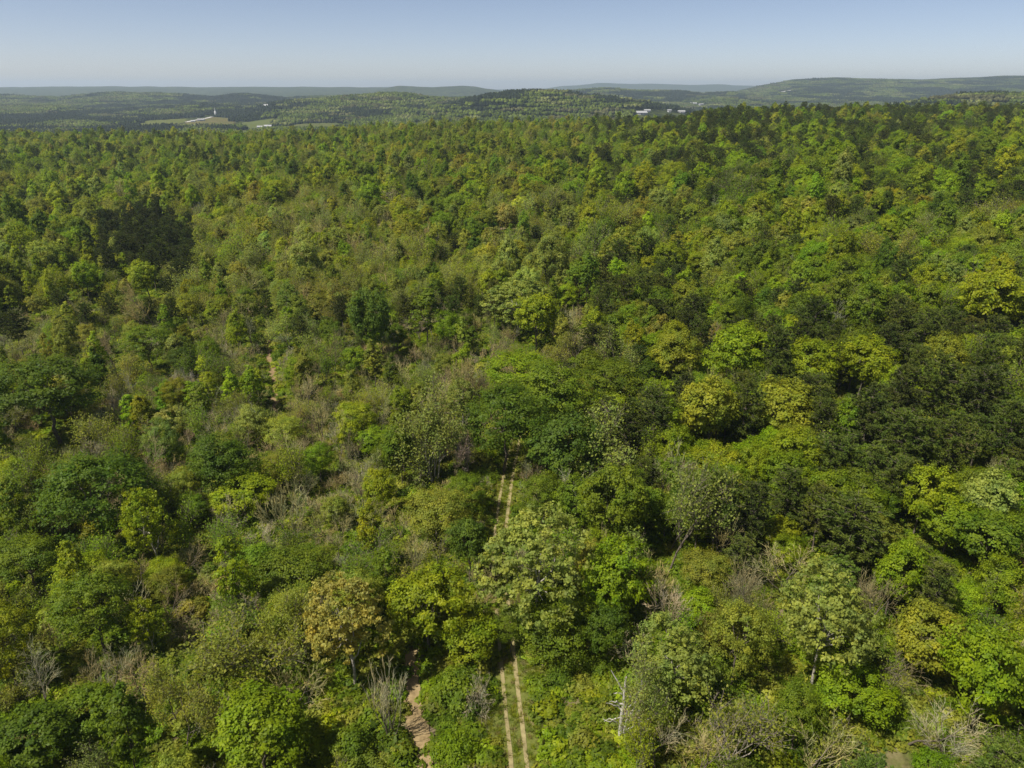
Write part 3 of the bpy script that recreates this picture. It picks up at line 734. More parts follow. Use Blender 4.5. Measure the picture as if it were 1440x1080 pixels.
# ------------------------------------------------------------------ the rest of the wood
def zone(u, v, x, y, rng, n1, n2):
    """species, tint and crown width for a fill tree seen at photo pixel (u, v)"""
    r = rng.random()
    if ((u - 205) / 72) ** 2 + ((v - 352) / 52) ** 2 < 1 + 0.5 * (n2 - 0.5) and r < 0.8: return 'pine', 'pinedark', rng.uniform(5, 6.5)
    if ((u - 30) / 55) ** 2 + ((v - 181) / 9) ** 2 < 1 and r < 0.7: return 'pine', 'pinedark', rng.uniform(5, 6.5)
    if ((u - 430) / 240) ** 2 + ((v - 365) / 80) ** 2 < 0.7 + 0.6 * n1 and r < 0.62:
        q = rng.random()
        return ('sparse' if q < 0.45 else 'clumpy' if q < 0.6 else 'broad' if q < 0.85 else 'bare'), ('tan' if q >= 0.85 else rng.choice(['pale', 'olive', 'yellowgreen'], p=[.3, .4, .3])), rng.uniform(6.5, 9.5)
    if v < 430 and n2 > 0.60 and r < (0.25 if u > 850 else 0.45):
        q = rng.random()
        return ('broad' if q < 0.6 else 'clumpy' if q < 0.8 else 'sparse'), rng.choice(['pale', 'olive', 'yellowgreen', 'yellow'], p=[.22, .36, .32, .10]), rng.uniform(8, 12)
    if v < 430 and n2 < 0.36 and r < 0.4: return rng.choice(['broad', 'fine']), rng.choice(['mid', 'bright', 'dark'], p=[.5, .3, .2]), rng.uniform(8, 12)
    if v < 300:
        if u > 830:
            pinep = 0.30 + 0.34 * (n1 > 0.5) + (0.10 if v < 200 else 0) - (0.20 if v > 262 else 0)
            if r < pinep: return 'pine', ('pinedark' if rng.random() < 0.4 else 'pine'), rng.uniform(6.5, 9)
            r = rng.random()
            sp = 'broad' if r < 0.62 else 'fine' if r < 0.8 else 'clumpy' if r < 0.88 else 'sparse'
            return sp, rng.choice(['bright', 'mid', 'yellowgreen', 'yellow', 'olive', 'dark'], p=[.36, .25, .22, .05, .08, .04]), rng.uniform(8.5, 13.5)
        pinep = 0.09 + 0.18 * (n1 > 0.62)
        if r < pinep: return 'pine', ('pinedark' if rng.random() < 0.5 else 'pine'), rng.uniform(5.5, 7.5)
        if r < pinep + 0.11 + 0.12 * (n2 > 0.6): return 'bare', rng.choice(['twig', 'browntwig', 'tan']), rng.uniform(6, 9.5)
        r = rng.random()
        sp = 'broad' if r < 0.34 else 'slender' if r < 0.52 else 'sparse' if r < 0.80 else 'clumpy' if r < 0.88 else 'fine'
        W = rng.uniform(8, 12.5) if sp != 'slender' else rng.uniform(5, 6.5)
        return sp, rng.choice(['bright', 'mid', 'yellowgreen', 'olive', 'pale', 'yellow', 'dark'], p=[.24, .22, .21, .16, .08, .03, .06]), W
    if u > 830 - 0.12 * max(0, v - 500):
        if v < 760:
            pinep = 0.06 + 0.46 * ((n1 > 0.6) or (u > 1120 and 470 < v < 690))
            if r < pinep: return 'pine', ('pinedark' if rng.random() < 0.3 else 'pine'), rng.uniform(5.5, 8)
            if r < pinep + 0.06: return 'bare', rng.choice(['twig', 'greytwig', 'browntwig']), rng.uniform(5, 8)
            r = rng.random()
            sp = 'broad' if r < 0.55 else 'fine' if r < 0.72 else 'clumpy' if r < 0.78 else 'sparse'
            return sp, rng.choice(['bright', 'mid', 'yellowgreen', 'yellow', 'olive', 'dark', 'pale'], p=[.30, .26, .19, .06, .10, .06, .03]), rng.uniform(6, 10)
        if r < 0.08: return 'pine', 'pine', rng.uniform(4.5, 6.5)
        if r < (0.44 if v > 900 else 0.30): return 'bare', rng.choice(['twig', 'greytwig', 'browntwig']), rng.uniform(5, 8)
        if r < (0.52 if v > 900 else 0.40): return 'leafbrush', rng.choice(['olive', 'mid']), rng.uniform(3.5, 5)
        r = rng.random()
        sp = 'broad' if r < 0.45 else 'fine' if r < 0.6 else 'sparse'
        return sp, rng.choice(['bright', 'mid', 'yellowgreen', 'olive', 'dark', 'pale'], p=[.26, .30, .10, .22, .08, .04]), rng.uniform(4.5, 7.5)
    # left and centre: younger, scrubbier growth
    young = 0.75 if v > 430 else 0.95
    if r < 0.04 + 0.20 * (n2 > 0.62) and v < 480: return 'pine', 'pine', rng.uniform(4.5, 6)
    if v < 430:
        if r < 0.14 + 0.2 * (n1 > 0.5): return 'bare', rng.choice(['twig', 'tan', 'browntwig', 'greytwig']), rng.uniform(5, 7.5)
        r = rng.random()
        sp = 'broad' if r < 0.32 else 'slender' if r < 0.48 else 'sparse' if r < 0.86 else 'fine'
        W = rng.uniform(5.5, 8.5) if sp != 'slender' else rng.uniform(3.8, 5)
        return sp, rng.choice(['bright', 'mid', 'yellowgreen', 'olive', 'pale', 'dark'], p=[.20, .18, .22, .28, .10, .02]), W
    barep = 0.36 + 0.26 * (n1 > 0.5) - (0.20 if v > 780 else 0)
    if r < barep * 0.62: return 'brush', rng.choice(['twig', 'greytwig', 'browntwig', 'tan'], p=[.5, .25, .15, .1]), rng.uniform(3.6, 6)
    if r < barep: return 'bare', rng.choice(['twig', 'greytwig', 'browntwig']), rng.uniform(4, 6)
    r = rng.random()
    sp = 'leafbrush' if r < 0.22 else 'bush' if r < 0.42 else 'sparse' if r < 0.66 else 'slender' if r < 0.76 else 'fine' if r < 0.89 else 'broad'
    if sp == 'slender': return sp, rng.choice(['mid', 'bright', 'yellowgreen', 'olive']), rng.uniform(3.6, 4.8)
    W = rng.uniform(3.6, 6) if sp in ('leafbrush', 'bush') else rng.uniform(5, 8)
    return sp, rng.choice(['bright', 'mid', 'yellowgreen', 'olive', 'dark', 'pale'], p=[.15, .24, .13, .38, .02, .08]), W

rngF = np.random.default_rng(99)
def fill(y0, y1, cell):
    ys = np.arange(y0, y1, cell)
    for yy in ys:
        half = 0.70 * (yy * 0.9225 + 30) * 1.06 + 14
        for xx in np.arange(-half, half, cell):
            x = xx + rngF.uniform(-0.48, 0.48) * cell; y = yy + rngF.uniform(-0.48, 0.48) * cell
            zg = float(GZ(x, y))
            u, v, d = project(x, y, zg + 5)
            n1 = float(vnoise(x, y, 45, 31)); n2 = float(vnoise(x, y, 30, 32))
            sp, tint, W = zone(u, v, x, y, rngF, n1, n2)
            # keep off the tracks and out of the named trees
            dt = min(line_dist(x, y, TRK) - (0.3 if 745 < v < 915 else 3.2 if v >= 915 else 2.2), line_dist(x, y, CLY) - 2.0, line_dist(x, y, GUL) - 1.0, line_dist(x, y, CLEAR) - 2.6) if y < 260 else 99
            if dt < 0: continue
            if dt < W * 0.5: W = max(1.8, dt * 1.7)
            if y < 330:
                dd = np.hypot(HX[:, 0] - x, HX[:, 1] - y)
                if (dd < 0.62 * (HX[:, 2] + W / 2)).any(): continue
            if sp in ('broad', 'fine') and y > 130 and rngF.random() < (0.55 if y > 250 else 0.4): sp = 'upright'; W *= 0.74
            if y > 230 and sp != 'pine': W *= rngF.uniform(0.72, 1.25) * (0.86 if y > 450 else 1.0)
            p = P[sp][0]
            zs = (1.0 if y < 230 else rngF.uniform(0.85, 1.1)) * rngF.uniform(0.9, 1.4) * (0.88 if sp == 'pine' else 1.0)
            if W < 2.6 and sp not in ('bush', 'brush', 'leafbrush'): sp = 'bush'
            t = dict(sp=sp, x=x, y=y, z=zg, W=W, zs=zs, pi=int(rngF.integers(len(P[sp]))))
            us, vs, ds, a, b = crown_screen(t)
            if y < 330:
                # do not stand in front of a stretch of track or of a named crown
                k = KEEP[:, 2] > ds
                if (((KEEP[k, 0] - us) / (a + 2)) ** 2 + ((KEEP[k, 1] - vs) / (b + 2)) ** 2 < 1).any():
                    if sp == 'bush' or W < 2.2: continue
                    W2 = W * 0.5; sp = 'bush'
                    t.update(sp=sp, W=W2, zs=0.7, pi=0)
                    us, vs, ds, a, b = crown_screen(t)
                    if (((KEEP[k, 0] - us) / (a + 2)) ** 2 + ((KEEP[k, 1] - vs) / (b + 2)) ** 2 < 1).any(): continue
                k = (HS[:, 2] > ds) & (np.abs(HS[:, 0] - us) < 0.75 * HS[:, 3] + a * 0.5) & (np.abs(vs - HS[:, 1]) < 0.62 * HS[:, 4] + b * 0.8) & (HS[:, 1] < vs + b)
                if k.any():
                    if sp in ('bush', 'brush', 'leafbrush'): continue
                    t.update(sp='bush', W=min(W, 4.0), zs=0.8, pi=0)
                    us, vs, ds, a, b = crown_screen(t)
                    k = (HS[:, 2] > ds) & (np.abs(HS[:, 0] - us) < 0.7 * HS[:, 3] + a * 0.5) & (np.abs(vs - HS[:, 1]) < 0.6 * HS[:, 4] + b * 0.7)
                    if k.any(): continue
            t.update(tint=str(tint), rgb=jit(rngF, T[str(tint)], 0.14), rot=rngF.uniform(0, 6.283), label=None, nick=None)
            if t['sp'] == 'bush' and tint in ('twig', 'greytwig', 'browntwig', 'tan', 'pine', 'pinedark'): t.update(tint='mid', rgb=jit(rngF, T['mid'], 0.12))
            TREES.append(t)

# ground heights sampled once for the many fill trees
_gx, _gy = np.arange(-900, 901, 6.0), np.arange(20, 1300, 6.0)
_gz = ground_z(*np.meshgrid(_gx, _gy))
def GZ(x, y):
    i = (np.clip(x, -899, 893) + 900) / 6.0; j = (np.clip(y, 20, 1290) - 20) / 6.0
    i0, j0 = np.floor(i).astype(int), np.floor(j).astype(int); fi, fj = i - i0, j - j0
    return (_gz[j0, i0] * (1 - fi) + _gz[j0, i0 + 1] * fi) * (1 - fj) + (_gz[j0 + 1, i0] * (1 - fi) + _gz[j0 + 1, i0 + 1] * fi) * fj
fill(34, 150, 3.6)
fill(150, 330, 4.3)
fill(330, 560, 5.8)
fill(560, 1010, 6.9)
print("trees", len(TREES), "named", NHAND)

# ------------------------------------------------------------------ which trees show, and how large
BW, BH = 720, 540
buf = np.full((BH, BW), -1, np.int32)
S_ = np.array([crown_screen(t) for t in TREES])
for i in np.argsort(-S_[:, 2]):
    u, v, d, a, b = S_[i] * np.array([.5, .5, 1, .5, .5])
    a *= 0.92; b *= 0.92
    x0, x1, y0, y1 = int(max(0, u - a)), int(min(BW, u + a + 1)), int(max(0, v - b)), int(min(BH, v + b + 1))
    if x0 >= x1 or y0 >= y1: continue
    yy, xx = np.mgrid[y0:y1, x0:x1]
    m = ((xx + .5 - u) / a) ** 2 + ((yy + .5 - v) / b) ** 2 < 1
    if TREES[i]['sp'] in ('bare', 'brush', 'sparse', 'bigbare', 'tangle', 'thicket'): m &= ((xx * 7 + yy * 3) % 3 > 0)
    buf[y0:y1, x0:x1][m] = i
vis = np.bincount(buf[buf >= 0].ravel(), minlength=len(TREES))
for i, t in enumerate(TREES):
    t['vis'] = int(vis[i]); t['scr'] = S_[i]; t['kind'] = KIND[t['sp']]
single = set()
for k in sorted(set(KIND.values())):
    ids = [i for i, t in enumerate(TREES) if t['kind'] == k]
    ids.sort(key=lambda i: -(TREES[i]['vis'] + (1e6 if i < NHAND else 0)))
    take = [i for i in ids[:300] if TREES[i]['vis'] >= (10 if i < NHAND else 15)]
    single |= set(take)
    print(k, len(ids), len(take), min(TREES[i]['vis'] for i in take))

# ------------------------------------------------------------------ ground
def polar_ground():
    a1 = np.radians(np.concatenate([np.arange(-180, -48, 6.0), np.arange(-48, 48, 0.16), np.arange(48, 180.01, 6.0)]))
    r = np.concatenate([np.linspace(1, 30, 6), np.geomspace(34, 1000, 210), np.geomspace(1010, 19000, 170)])
    A, RR = np.meshgrid(a1, r)
    X, Y = RR * np.sin(A), RR * np.cos(A)
    Z = ground_z(X, Y)
    v = np.stack([X, Y, Z], -1).reshape(-1, 3)
    na, nr = len(a1), len(r)
    i, j = np.meshgrid(np.arange(na - 1), np.arange(nr - 1))
    q = (j * na + i).ravel()
    return v, np.stack([q, q + 1, q + na + 1, q + na], 1)

m, n, out = new_mat("forest floor")
geo = n.nodes.new("ShaderNodeNewGeometry")
f1 = noise(n, geo.outputs["Position"], 0.9, 6, 0.7)
f2 = noise(n, geo.outputs["Position"], 0.12, 5, 0.6)
f3 = noise(n, geo.outputs["Position"], 0.022, 8, 0.72)
litter = ramp(n, f1, [(0.3, (0.09, 0.066, 0.040)), (0.5, (0.17, 0.13, 0.075)), (0.72, (0.25, 0.20, 0.12))])
weeds = ramp(n, f1, [(0.3, (0.050, 0.070, 0.012)), (0.7, (0.12, 0.15, 0.028))])
nearc = mixc(n, ramp(n, f2, [(0.42, (0, 0, 0)), (0.6, (1, 1, 1))]), litter, weeds)
farc = ramp(n, f3, [(0.40, (0.012, 0.017, 0.008)), (0.5, (0.032, 0.042, 0.012)), (0.60, (0.070, 0.080, 0.022))])
sp_ = n.nodes.new("ShaderNodeSeparateXYZ"); n.links.new(geo.outputs["Position"], sp_.inputs[0])
mr = n.nodes.new("ShaderNodeMapRange"); n.links.new(sp_.outputs[1], mr.inputs[0]); mr.inputs[1].default_value = 900; mr.inputs[2].default_value = 1300
col = mixc(n, mr.outputs[0], nearc, farc)
p = n.nodes.new("ShaderNodeBsdfDiffuse"); n.links.new(col, p.inputs[0]); n.links.new(p.outputs[0], out.inputs[0])
M_FLOOR = m

def structure(name, me, parent=None):
    o = bpy.data.objects.new(name, me); COL.objects.link(o)
    if parent: o.parent = parent
    else: o["kind"] = "structure"
    return o
v, f = polar_ground()
go = structure("ground", make_mesh("ground", [(v, f, 0, None)], [M_FLOOR]))
go.data.polygons.foreach_set("use_smooth", np.ones(len(f), bool))

def dirt(name, stops, scale, spotty=None):
    m, n, out = new_mat(name)
    g = n.nodes.new("ShaderNodeNewGeometry")
    f = noise(n, g.outputs["Position"], scale, 6, 0.7)
    c = ramp(n, f, stops)
    if spotty:
        f2 = noise(n, g.outputs["Position"], spotty[0], 4, 0.65)
        c = mixc(n, ramp(n, f2, [(spotty[1], (0, 0, 0)), (spotty[1] + 0.1, (1, 1, 1))]), c, spotty[2])
    p = n.nodes.new("ShaderNodeBsdfDiffuse"); n.links.new(c, p.inputs[0]); n.links.new(p.outputs[0], out.inputs[0])
    return m
M_GRASS = dirt("rough grass", [(0.3, (0.07, 0.085, 0.018)), (0.5, (0.12, 0.135, 0.03)), (0.7, (0.17, 0.17, 0.05))], 1.1, (0.22, 0.62, (0.24, 0.18, 0.095)))
M_RUT = dirt("pale sandy dirt", [(0.3, (0.19, 0.155, 0.075)), (0.7, (0.35, 0.295, 0.145))], 1.6)
M_CLAY = dirt("orange clay", [(0.3, (0.16, 0.115, 0.058)), (0.5, (0.26, 0.19, 0.095)), (0.7, (0.36, 0.27, 0.145))], 1.0)

def strip(name, line, half, lift, mat, rng, rag=0.3, off=0.0, ncross=4, parent=None):
    d = np.gradient(line, axis=0); d = unit(d); nx = np.stack([d[:, 1], -d[:, 0]], 1)
    k = len(line)
    jl = np.convolve(rng.normal(size=k + 8), np.ones(9) / 3, 'valid')[:k] * rag; jr = np.convolve(rng.normal(size=k + 8), np.ones(9) / 3, 'valid')[:k] * rag
    h = half if np.ndim(half) else np.full(k, half)
    L = -h * (1 + jl * 0.5); Rr = h * (1 + jr * 0.5)
    t = np.linspace(0, 1, ncross + 1)
    o_ = off + L[:, None] * (1 - t) + Rr[:, None] * t
    X = line[:, 0][:, None] + nx[:, 0][:, None] * o_; Y = line[:, 1][:, None] + nx[:, 1][:, None] * o_
    Z = ground_z(X, Y) + lift
    v = np.stack([X, Y, Z], -1).reshape(-1, 3)
    i, j = np.meshgrid(np.arange(ncross), np.arange(k - 1)); q = (j * (ncross + 1) + i).ravel()
    f = np.stack([q, q + 1, q + ncross + 2, q + ncross + 1], 1)
    return structure(name, make_mesh(name, [(v, f, 0, None)], [mat]), parent)
rs = np.random.default_rng(5)
strip("clearing", CLEAR, 3.2, 0.09, M_GRASS, rs, 0.5, 0.0, 8)
vv = project(TRK[:, 0], TRK[:, 1], ground_z(TRK[:, 0], TRK[:, 1]))[1]
wid = np.where(vv > 900, 3.4, 2.0)
trk = strip("track", TRK, wid, 0.14, M_GRASS, rs, 0.25, 0.0, 8)
strip("rut", TRK, 0.23, 0.19, M_RUT, rs, 0.22, -0.88, 2, trk)
strip("rut", TRK, 0.26, 0.19, M_RUT, rs, 0.22, 0.88, 2, trk)
strip("clay_path", CLY, 0.9, 0.15, M_CLAY, rs, 0.6, 0.0, 4)
strip("gully_path", GUL, 0.85, 0.2, dirt("brown gully soil", [(0.3, (0.13, 0.092, 0.05)), (0.7, (0.31, 0.22, 0.11))], 0.7), rs, 0.6, 0.0, 4)
# patches of bare clay off the right of the track
for k, q in enumerate([[(835, 1030), (800, 1070), (770, 1110)]]):
    strip("bare_clay", resample(np.array([at(*a) for a in q]), 0.5), 1.1 if k == 0 else 0.9, 0.15, M_CLAY, rs, 0.8, 0.0, 4)

# ------------------------------------------------------------------ the wood: single trees
GROUP = dict(broadleaf_tree="broadleaf trees of the near wood", pine_tree="pines of the near wood", leafless_tree="leafless trees of the near wood",
             leafless_shrub="leafless shrubs in the clearing growth", green_bush="green bushes in the undergrowth")
CAT = dict(broadleaf_tree="tree", pine_tree="pine", leafless_tree="bare tree", leafless_shrub="shrub", green_bush="bush", bigbush="bush")
NOUN = dict(dense="leafless tree", multi="many-stemmed tree", broad="broadleaf tree", fine="fine-leaved tree", clumpy="clumped tree", slender="slender tree", upright="upright tree", sparse="thinly leafed tree", white="tree", pine="pine", bare="leafless tree",
            bigbare="bare-limbed tree", dead="dead tree", thicket="stem thicket", tangle="vine tangle", brush="bare brush", leafbrush="twiggy bush", bush="bush", bigbush="bush")
ORD = ["", "second ", "third ", "fourth ", "fifth ", "sixth ", "seventh ", "eighth ", "ninth ", "tenth ", "eleventh ", "twelfth ", "thirteenth ", "fourteenth ", "fifteenth ", "sixteenth ", "seventeenth ", "eighteenth ", "nineteenth ", "twentieth "]
for t in TREES[:NHAND]:
    if t['vis'] < 40 and t['nick']: print('LOW', t['vis'], t['label'])
marks = [(t['scr'][0], t['scr'][1], t['nick']) for t in TREES if t['nick']]
MK = np.array([(a, b) for a, b, _ in marks])
DIRS = ["right of", "lower right of", "below", "lower left of", "left of", "upper left of", "above", "upper right of"]
# every unnamed single tree is told by the nearest landmark: its colour and form, the side it stands on and its turn in that row
buckets = {}
for i in sorted(single):
    t = TREES[i]
    if t['label']: continue
    u, v = t['scr'][:2]
    dd = np.hypot(MK[:, 0] - u, MK[:, 1] - v)
    o = int(np.argmin(dd))
    ang = math.degrees(math.atan2(v - MK[o, 1], u - MK[o, 0])) % 360
    size = 'small ' if t['W'] < 4.6 else 'large ' if t['W'] > 8.6 else ''
    key = (size + WORDS[t['tint']], NOUN[t['sp']], DIRS[int(((ang + 22.5) % 360) // 45)], marks[o][2])
    buckets.setdefault(key, []).append((dd[o], i))
for (colr, noun, dr, mk), lst in buckets.items():
    lst.sort()
    for q, (_, i) in enumerate(lst):
        if len(f'{colr} {noun} {dr} {mk}'.split()) > 15: print('LONG', colr, noun, dr, mk)
        TREES[i]['label'] = f"{colr} {noun}, {ORD[min(q, 19)].strip() or 'nearest'} {dr} {mk}"

def place(i):
    t = TREES[i]; p = P[t['sp']][t['pi']]
    s = t['W'] / p.W
    r = bpy.data.objects.new(t['kind'], None)
    r.empty_display_size = 0.5
    r.location = (t['x'], t['y'], t['z']); r.rotation_euler = (R(72) if 'lying' in t['label'] else 0, 0, t['rot']); r.scale = (s, s, s * t['zs'])
    r["label"] = t['label']; r["category"] = CAT[t['kind']]; r["group"] = GROUP[t['kind']]
    COL.objects.link(r)
    c = bpy.data.objects.new("crown" if 'shrub' not in t['kind'] and 'bush' not in t['kind'] else ("foliage" if t['kind'] == 'green_bush' else "twigs"), p.crown)
    c["tint"] = [float(q) for q in t['rgb']]
    c.parent = r; COL.objects.link(c)
    if p.trunk:
        k = bpy.data.objects.new("trunk" if 'shrub' not in t['kind'] and 'bush' not in t['kind'] else "stem", p.trunk)
        k.parent = r; COL.objects.link(k)
for i in sorted(single): place(i)

# ------------------------------------------------------------------ the wood: the rest of each kind as one mass
def instancer(name, protos, pts, rot, scl, tint, idx):
    """one object that repeats the given plant models over its points"""
    col = bpy.data.collections.new(name + " models")
    obs = []
    for me in protos:
        o = bpy.data.objects.new("plant_model", me); col.objects.link(o); obs.append(o)
    order = sorted(range(len(obs)), key=lambda k: obs[k].name)
    remap = np.zeros(len(obs), int)
    for new, old in enumerate(order): remap[old] = new
    me = bpy.data.meshes.new(name)
    me.vertices.add(len(pts)); me.vertices.foreach_set("co", np.asarray(pts, np.float32).ravel())
    for nm, ty, key, arr in (("rot", 'FLOAT_VECTOR', "vector", rot), ("scl", 'FLOAT_VECTOR', "vector", scl), ("tint", 'FLOAT_COLOR', "color", np.concatenate([tint, np.ones((len(pts), 1))], 1)), ("idx", 'INT', "value", remap[np.asarray(idx, int)])):
        a = me.attributes.new(nm, ty, 'POINT')
        a.data.foreach_set(key, np.asarray(arr, np.int32 if ty == 'INT' else np.float32).ravel())
    ob = bpy.data.objects.new(name, me); COL.objects.link(ob); ob["kind"] = "stuff"
    ng = bpy.data.node_groups.new(name, 'GeometryNodeTree')
    ng.interface.new_socket("Geometry", in_out='INPUT', socket_type='NodeSocketGeometry'); ng.interface.new_socket("Geometry", in_out='OUTPUT', socket_type='NodeSocketGeometry')
    N = ng.nodes
    gi, go_ = N.new("NodeGroupInput"), N.new("NodeGroupOutput")
    ci = N.new("GeometryNodeCollectionInfo"); ci.inputs["Collection"].default_value = col
    ci.inputs["Separate Children"].default_value = True; ci.inputs["Reset Children"].default_value = True
    ip = N.new("GeometryNodeInstanceOnPoints"); ip.inputs["Pick Instance"].default_value = True
    def attr(nm, dt):
        a = N.new("GeometryNodeInputNamedAttribute"); a.data_type = dt; a.inputs[0].default_value = nm; return a.outputs[0]
    mp = N.new("GeometryNodeMeshToPoints")
    ng.links.new(gi.outputs[0], mp.inputs[0])
    ng.links.new(mp.outputs[0], ip.inputs["Points"]); ng.links.new(ci.outputs[0], ip.inputs["Instance"])
    ng.links.new(attr("idx", 'INT'), ip.inputs["Instance Index"]); ng.links.new(attr("rot", 'FLOAT_VECTOR'), ip.inputs["Rotation"])
    ng.links.new(attr("scl", 'FLOAT_VECTOR'), ip.inputs["Scale"])
    ng.links.new(ip.outputs[0], go_.inputs[0])
    md = ob.modifiers.new("scatter", 'NODES'); md.node_group = ng
    return ob

MASS = dict(broadleaf_tree="broadleaf_woods", pine_tree="pine_woods", leafless_tree="leafless_woods", leafless_shrub="brush_undergrowth", green_bush="bush_undergrowth")
for kind, nm in MASS.items():
    ids = [i for i, t in enumerate(TREES) if t['kind'] == kind and i not in single]
    if not ids: continue
    protos, key = [], {}
    for sp in P:
        if KIND.get(sp) == kind:
            for k, p in enumerate(P[sp]): key[(sp, k)] = len(protos); protos.append(p.mesh)
    tt = [TREES[i] for i in ids]
    sc = np.array([t['W'] / P[t['sp']][t['pi']].W for t in tt])
    instancer(nm, protos, [(t['x'], t['y'], t['z']) for t in tt], [(0, 0, t['rot']) for t in tt], np.stack([sc, sc, sc * [t['zs'] for t in tt]], 1),
              np.array([t['rgb'] for t in tt]), [key[(t['sp'], t['pi'])] for t in tt])

# low plants over the floor of the near wood, grass tufts along the track
rg = np.random.default_rng(17)
npt = 90000
yy = np.sqrt(rg.uniform(34 ** 2, 330 ** 2, npt)); xx = rg.uniform(-1, 1, npt) * (0.72 * (yy * 0.9225 + 30) + 10)
def far_from(line, dmin):
    return np.min(np.hypot(xx[:, None] - line[None, ::3, 0], yy[:, None] - line[None, ::3, 1]), axis=1) > dmin
keep = far_from(TRK, 2.5) & far_from(CLY, 1.7) & far_from(GUL, 1.4)
xx, yy = xx[keep], yy[keep]
dens = vnoise(xx, yy, 14, 41); keep = dens > 0.04
xx, yy = xx[keep], yy[keep]; npt = len(xx)
zz = GZ(xx, yy)
sc = rg.uniform(0.6, 1.7, npt)
names = np.array(['mid', 'bright', 'olive', 'yellowgreen', 'dark'])[rg.choice(5, npt, p=[.34, .18, .3, .08, .1])]
tint = np.array([T[q] for q in names]) * rg.uniform(0.75, 1.2, (npt, 1))
instancer("low_undergrowth", [p.mesh for p in P['low']], np.stack([xx, yy, zz], 1), np.stack([0 * xx, 0 * xx, rg.uniform(0, 6.28, npt)], 1), np.stack([sc, sc, sc * rg.uniform(0.6, 1.3, npt)], 1), tint, rg.integers(0, 3, npt))
tb = []
rb = np.random.default_rng(3)
for k in range(3):
    nb = 46
    a = rb.uniform(0, 6.28, nb); r0 = rb.uniform(0, 0.28, nb); le = rb.uniform(0.18, 0.5, nb)
    b = np.stack([np.cos(a) * r0, np.sin(a) * r0, 0 * a], 1)
    dr = unit(np.stack([np.cos(a) * 0.6 + rb.normal(size=nb) * 0.3, np.sin(a) * 0.6 + rb.normal(size=nb) * 0.3, np.ones(nb)], 1))
    sd = np.stack([-np.sin(a), np.cos(a), 0 * a], 1) * 0.025
    v = np.stack([b - sd, b + sd, b + dr * le[:, None]], 1).reshape(-1, 3)
    tb.append(make_mesh("grass_tuft_model", [(v, np.arange(nb * 3).reshape(-1, 3), 0, rb.random(nb))], [M_LEAF]))
pick = np.repeat(np.arange(len(TRK)), 26)
d = np.gradient(TRK, axis=0); d = unit(d); nx = np.stack([d[:, 1], -d[:, 0]], 1)
off = rb.uniform(-1, 1, len(pick)) * wid[pick] * 1.25
off = off[(k_ := (np.abs(np.abs(off) - 0.88) > 0.34))]; pick = pick[k_]
gx = TRK[pick, 0] + nx[pick, 0] * off + rb.normal(size=len(pick)) * 0.2; gy = TRK[pick, 1] + nx[pick, 1] * off + rb.normal(size=len(pick)) * 0.2
gt = np.array([T['olive'], T['yellowgreen'], T['mid'], (0.24, 0.2, 0.09)])[rb.choice(4, len(pick), p=[.42, .2, .22, .16])]
instancer("grass", tb, np.stack([gx, gy, GZ(gx, gy) + 0.1], 1), np.stack([0 * gx, 0 * gx, rb.uniform(0, 6.28, len(gx))], 1), np.repeat(rb.uniform(0.6, 1.3, (len(gx), 1)), 3, 1), gt, rb.integers(0, 3, len(gx)))

# ------------------------------------------------------------------ far valley: fields, road, buildings, distant woods
FIELDS = [  # outline in photo pixels, albedo stops
    ([(186, 176), (210, 170), (262, 167), (264, 171), (240, 178), (200, 182)], (0.16, 0.19, 0.04), (0.22, 0.23, 0.07)),
    ([(262, 171), (300, 165), (330, 167), (330, 176), (300, 180), (255, 179)], (0.17, 0.18, 0.05), (0.25, 0.20, 0.08)),
    ([(330, 176), (345, 172), (385, 167), (384, 174), (360, 181), (335, 181)], (0.15, 0.19, 0.05), (0.20, 0.22, 0.07)),
    ([(395, 180), (420, 175), (462, 173), (480, 175), (462, 181), (410, 183)], (0.15, 0.18, 0.05), (0.19, 0.20, 0.07)),
    ([(192, 168), (204, 166.5), (208, 168.5), (198, 170)], (0.34, 0.28, 0.12), (0.40, 0.34, 0.16)),
    ([(72, 158), (84, 156), (84, 159.5), (74, 161)], (0.24, 0.22, 0.07), (0.28, 0.24, 0.09)),
    ([(1094, 130.5), (1108, 127), (1118, 126), (1112, 129), (1100, 131)], (0.55, 0.54, 0.5), (0.66, 0.64, 0.6)),
    ([(1130, 109.6), (1142, 109), (1140, 110.4), (1131, 110.8)], (0.42, 0.42, 0.40), (0.5, 0.5, 0.46)),
]
FX = []
FIELDS = [(a, tuple(q * 0.52 for q in b), tuple(q * 0.52 for q in c)) for a, b, c in FIELDS]
for k, (pl, c0, c1) in enumerate(FIELDS):
    pts = np.array([at(*q) for q in pl]); FX.append(pts)
def in_poly(x, y, pts):
    ins = np.zeros(np.shape(x), bool); j = len(pts) - 1
    for i in range(len(pts)):
        xi, yi, xj, yj = pts[i, 0], pts[i, 1], pts[j, 0], pts[j, 1]
        ins ^= ((yi > y) != (yj > y)) & (x < (xj - xi) * (y - yi) / (yj - yi + 1e-12) + xi); j = i
    return ins
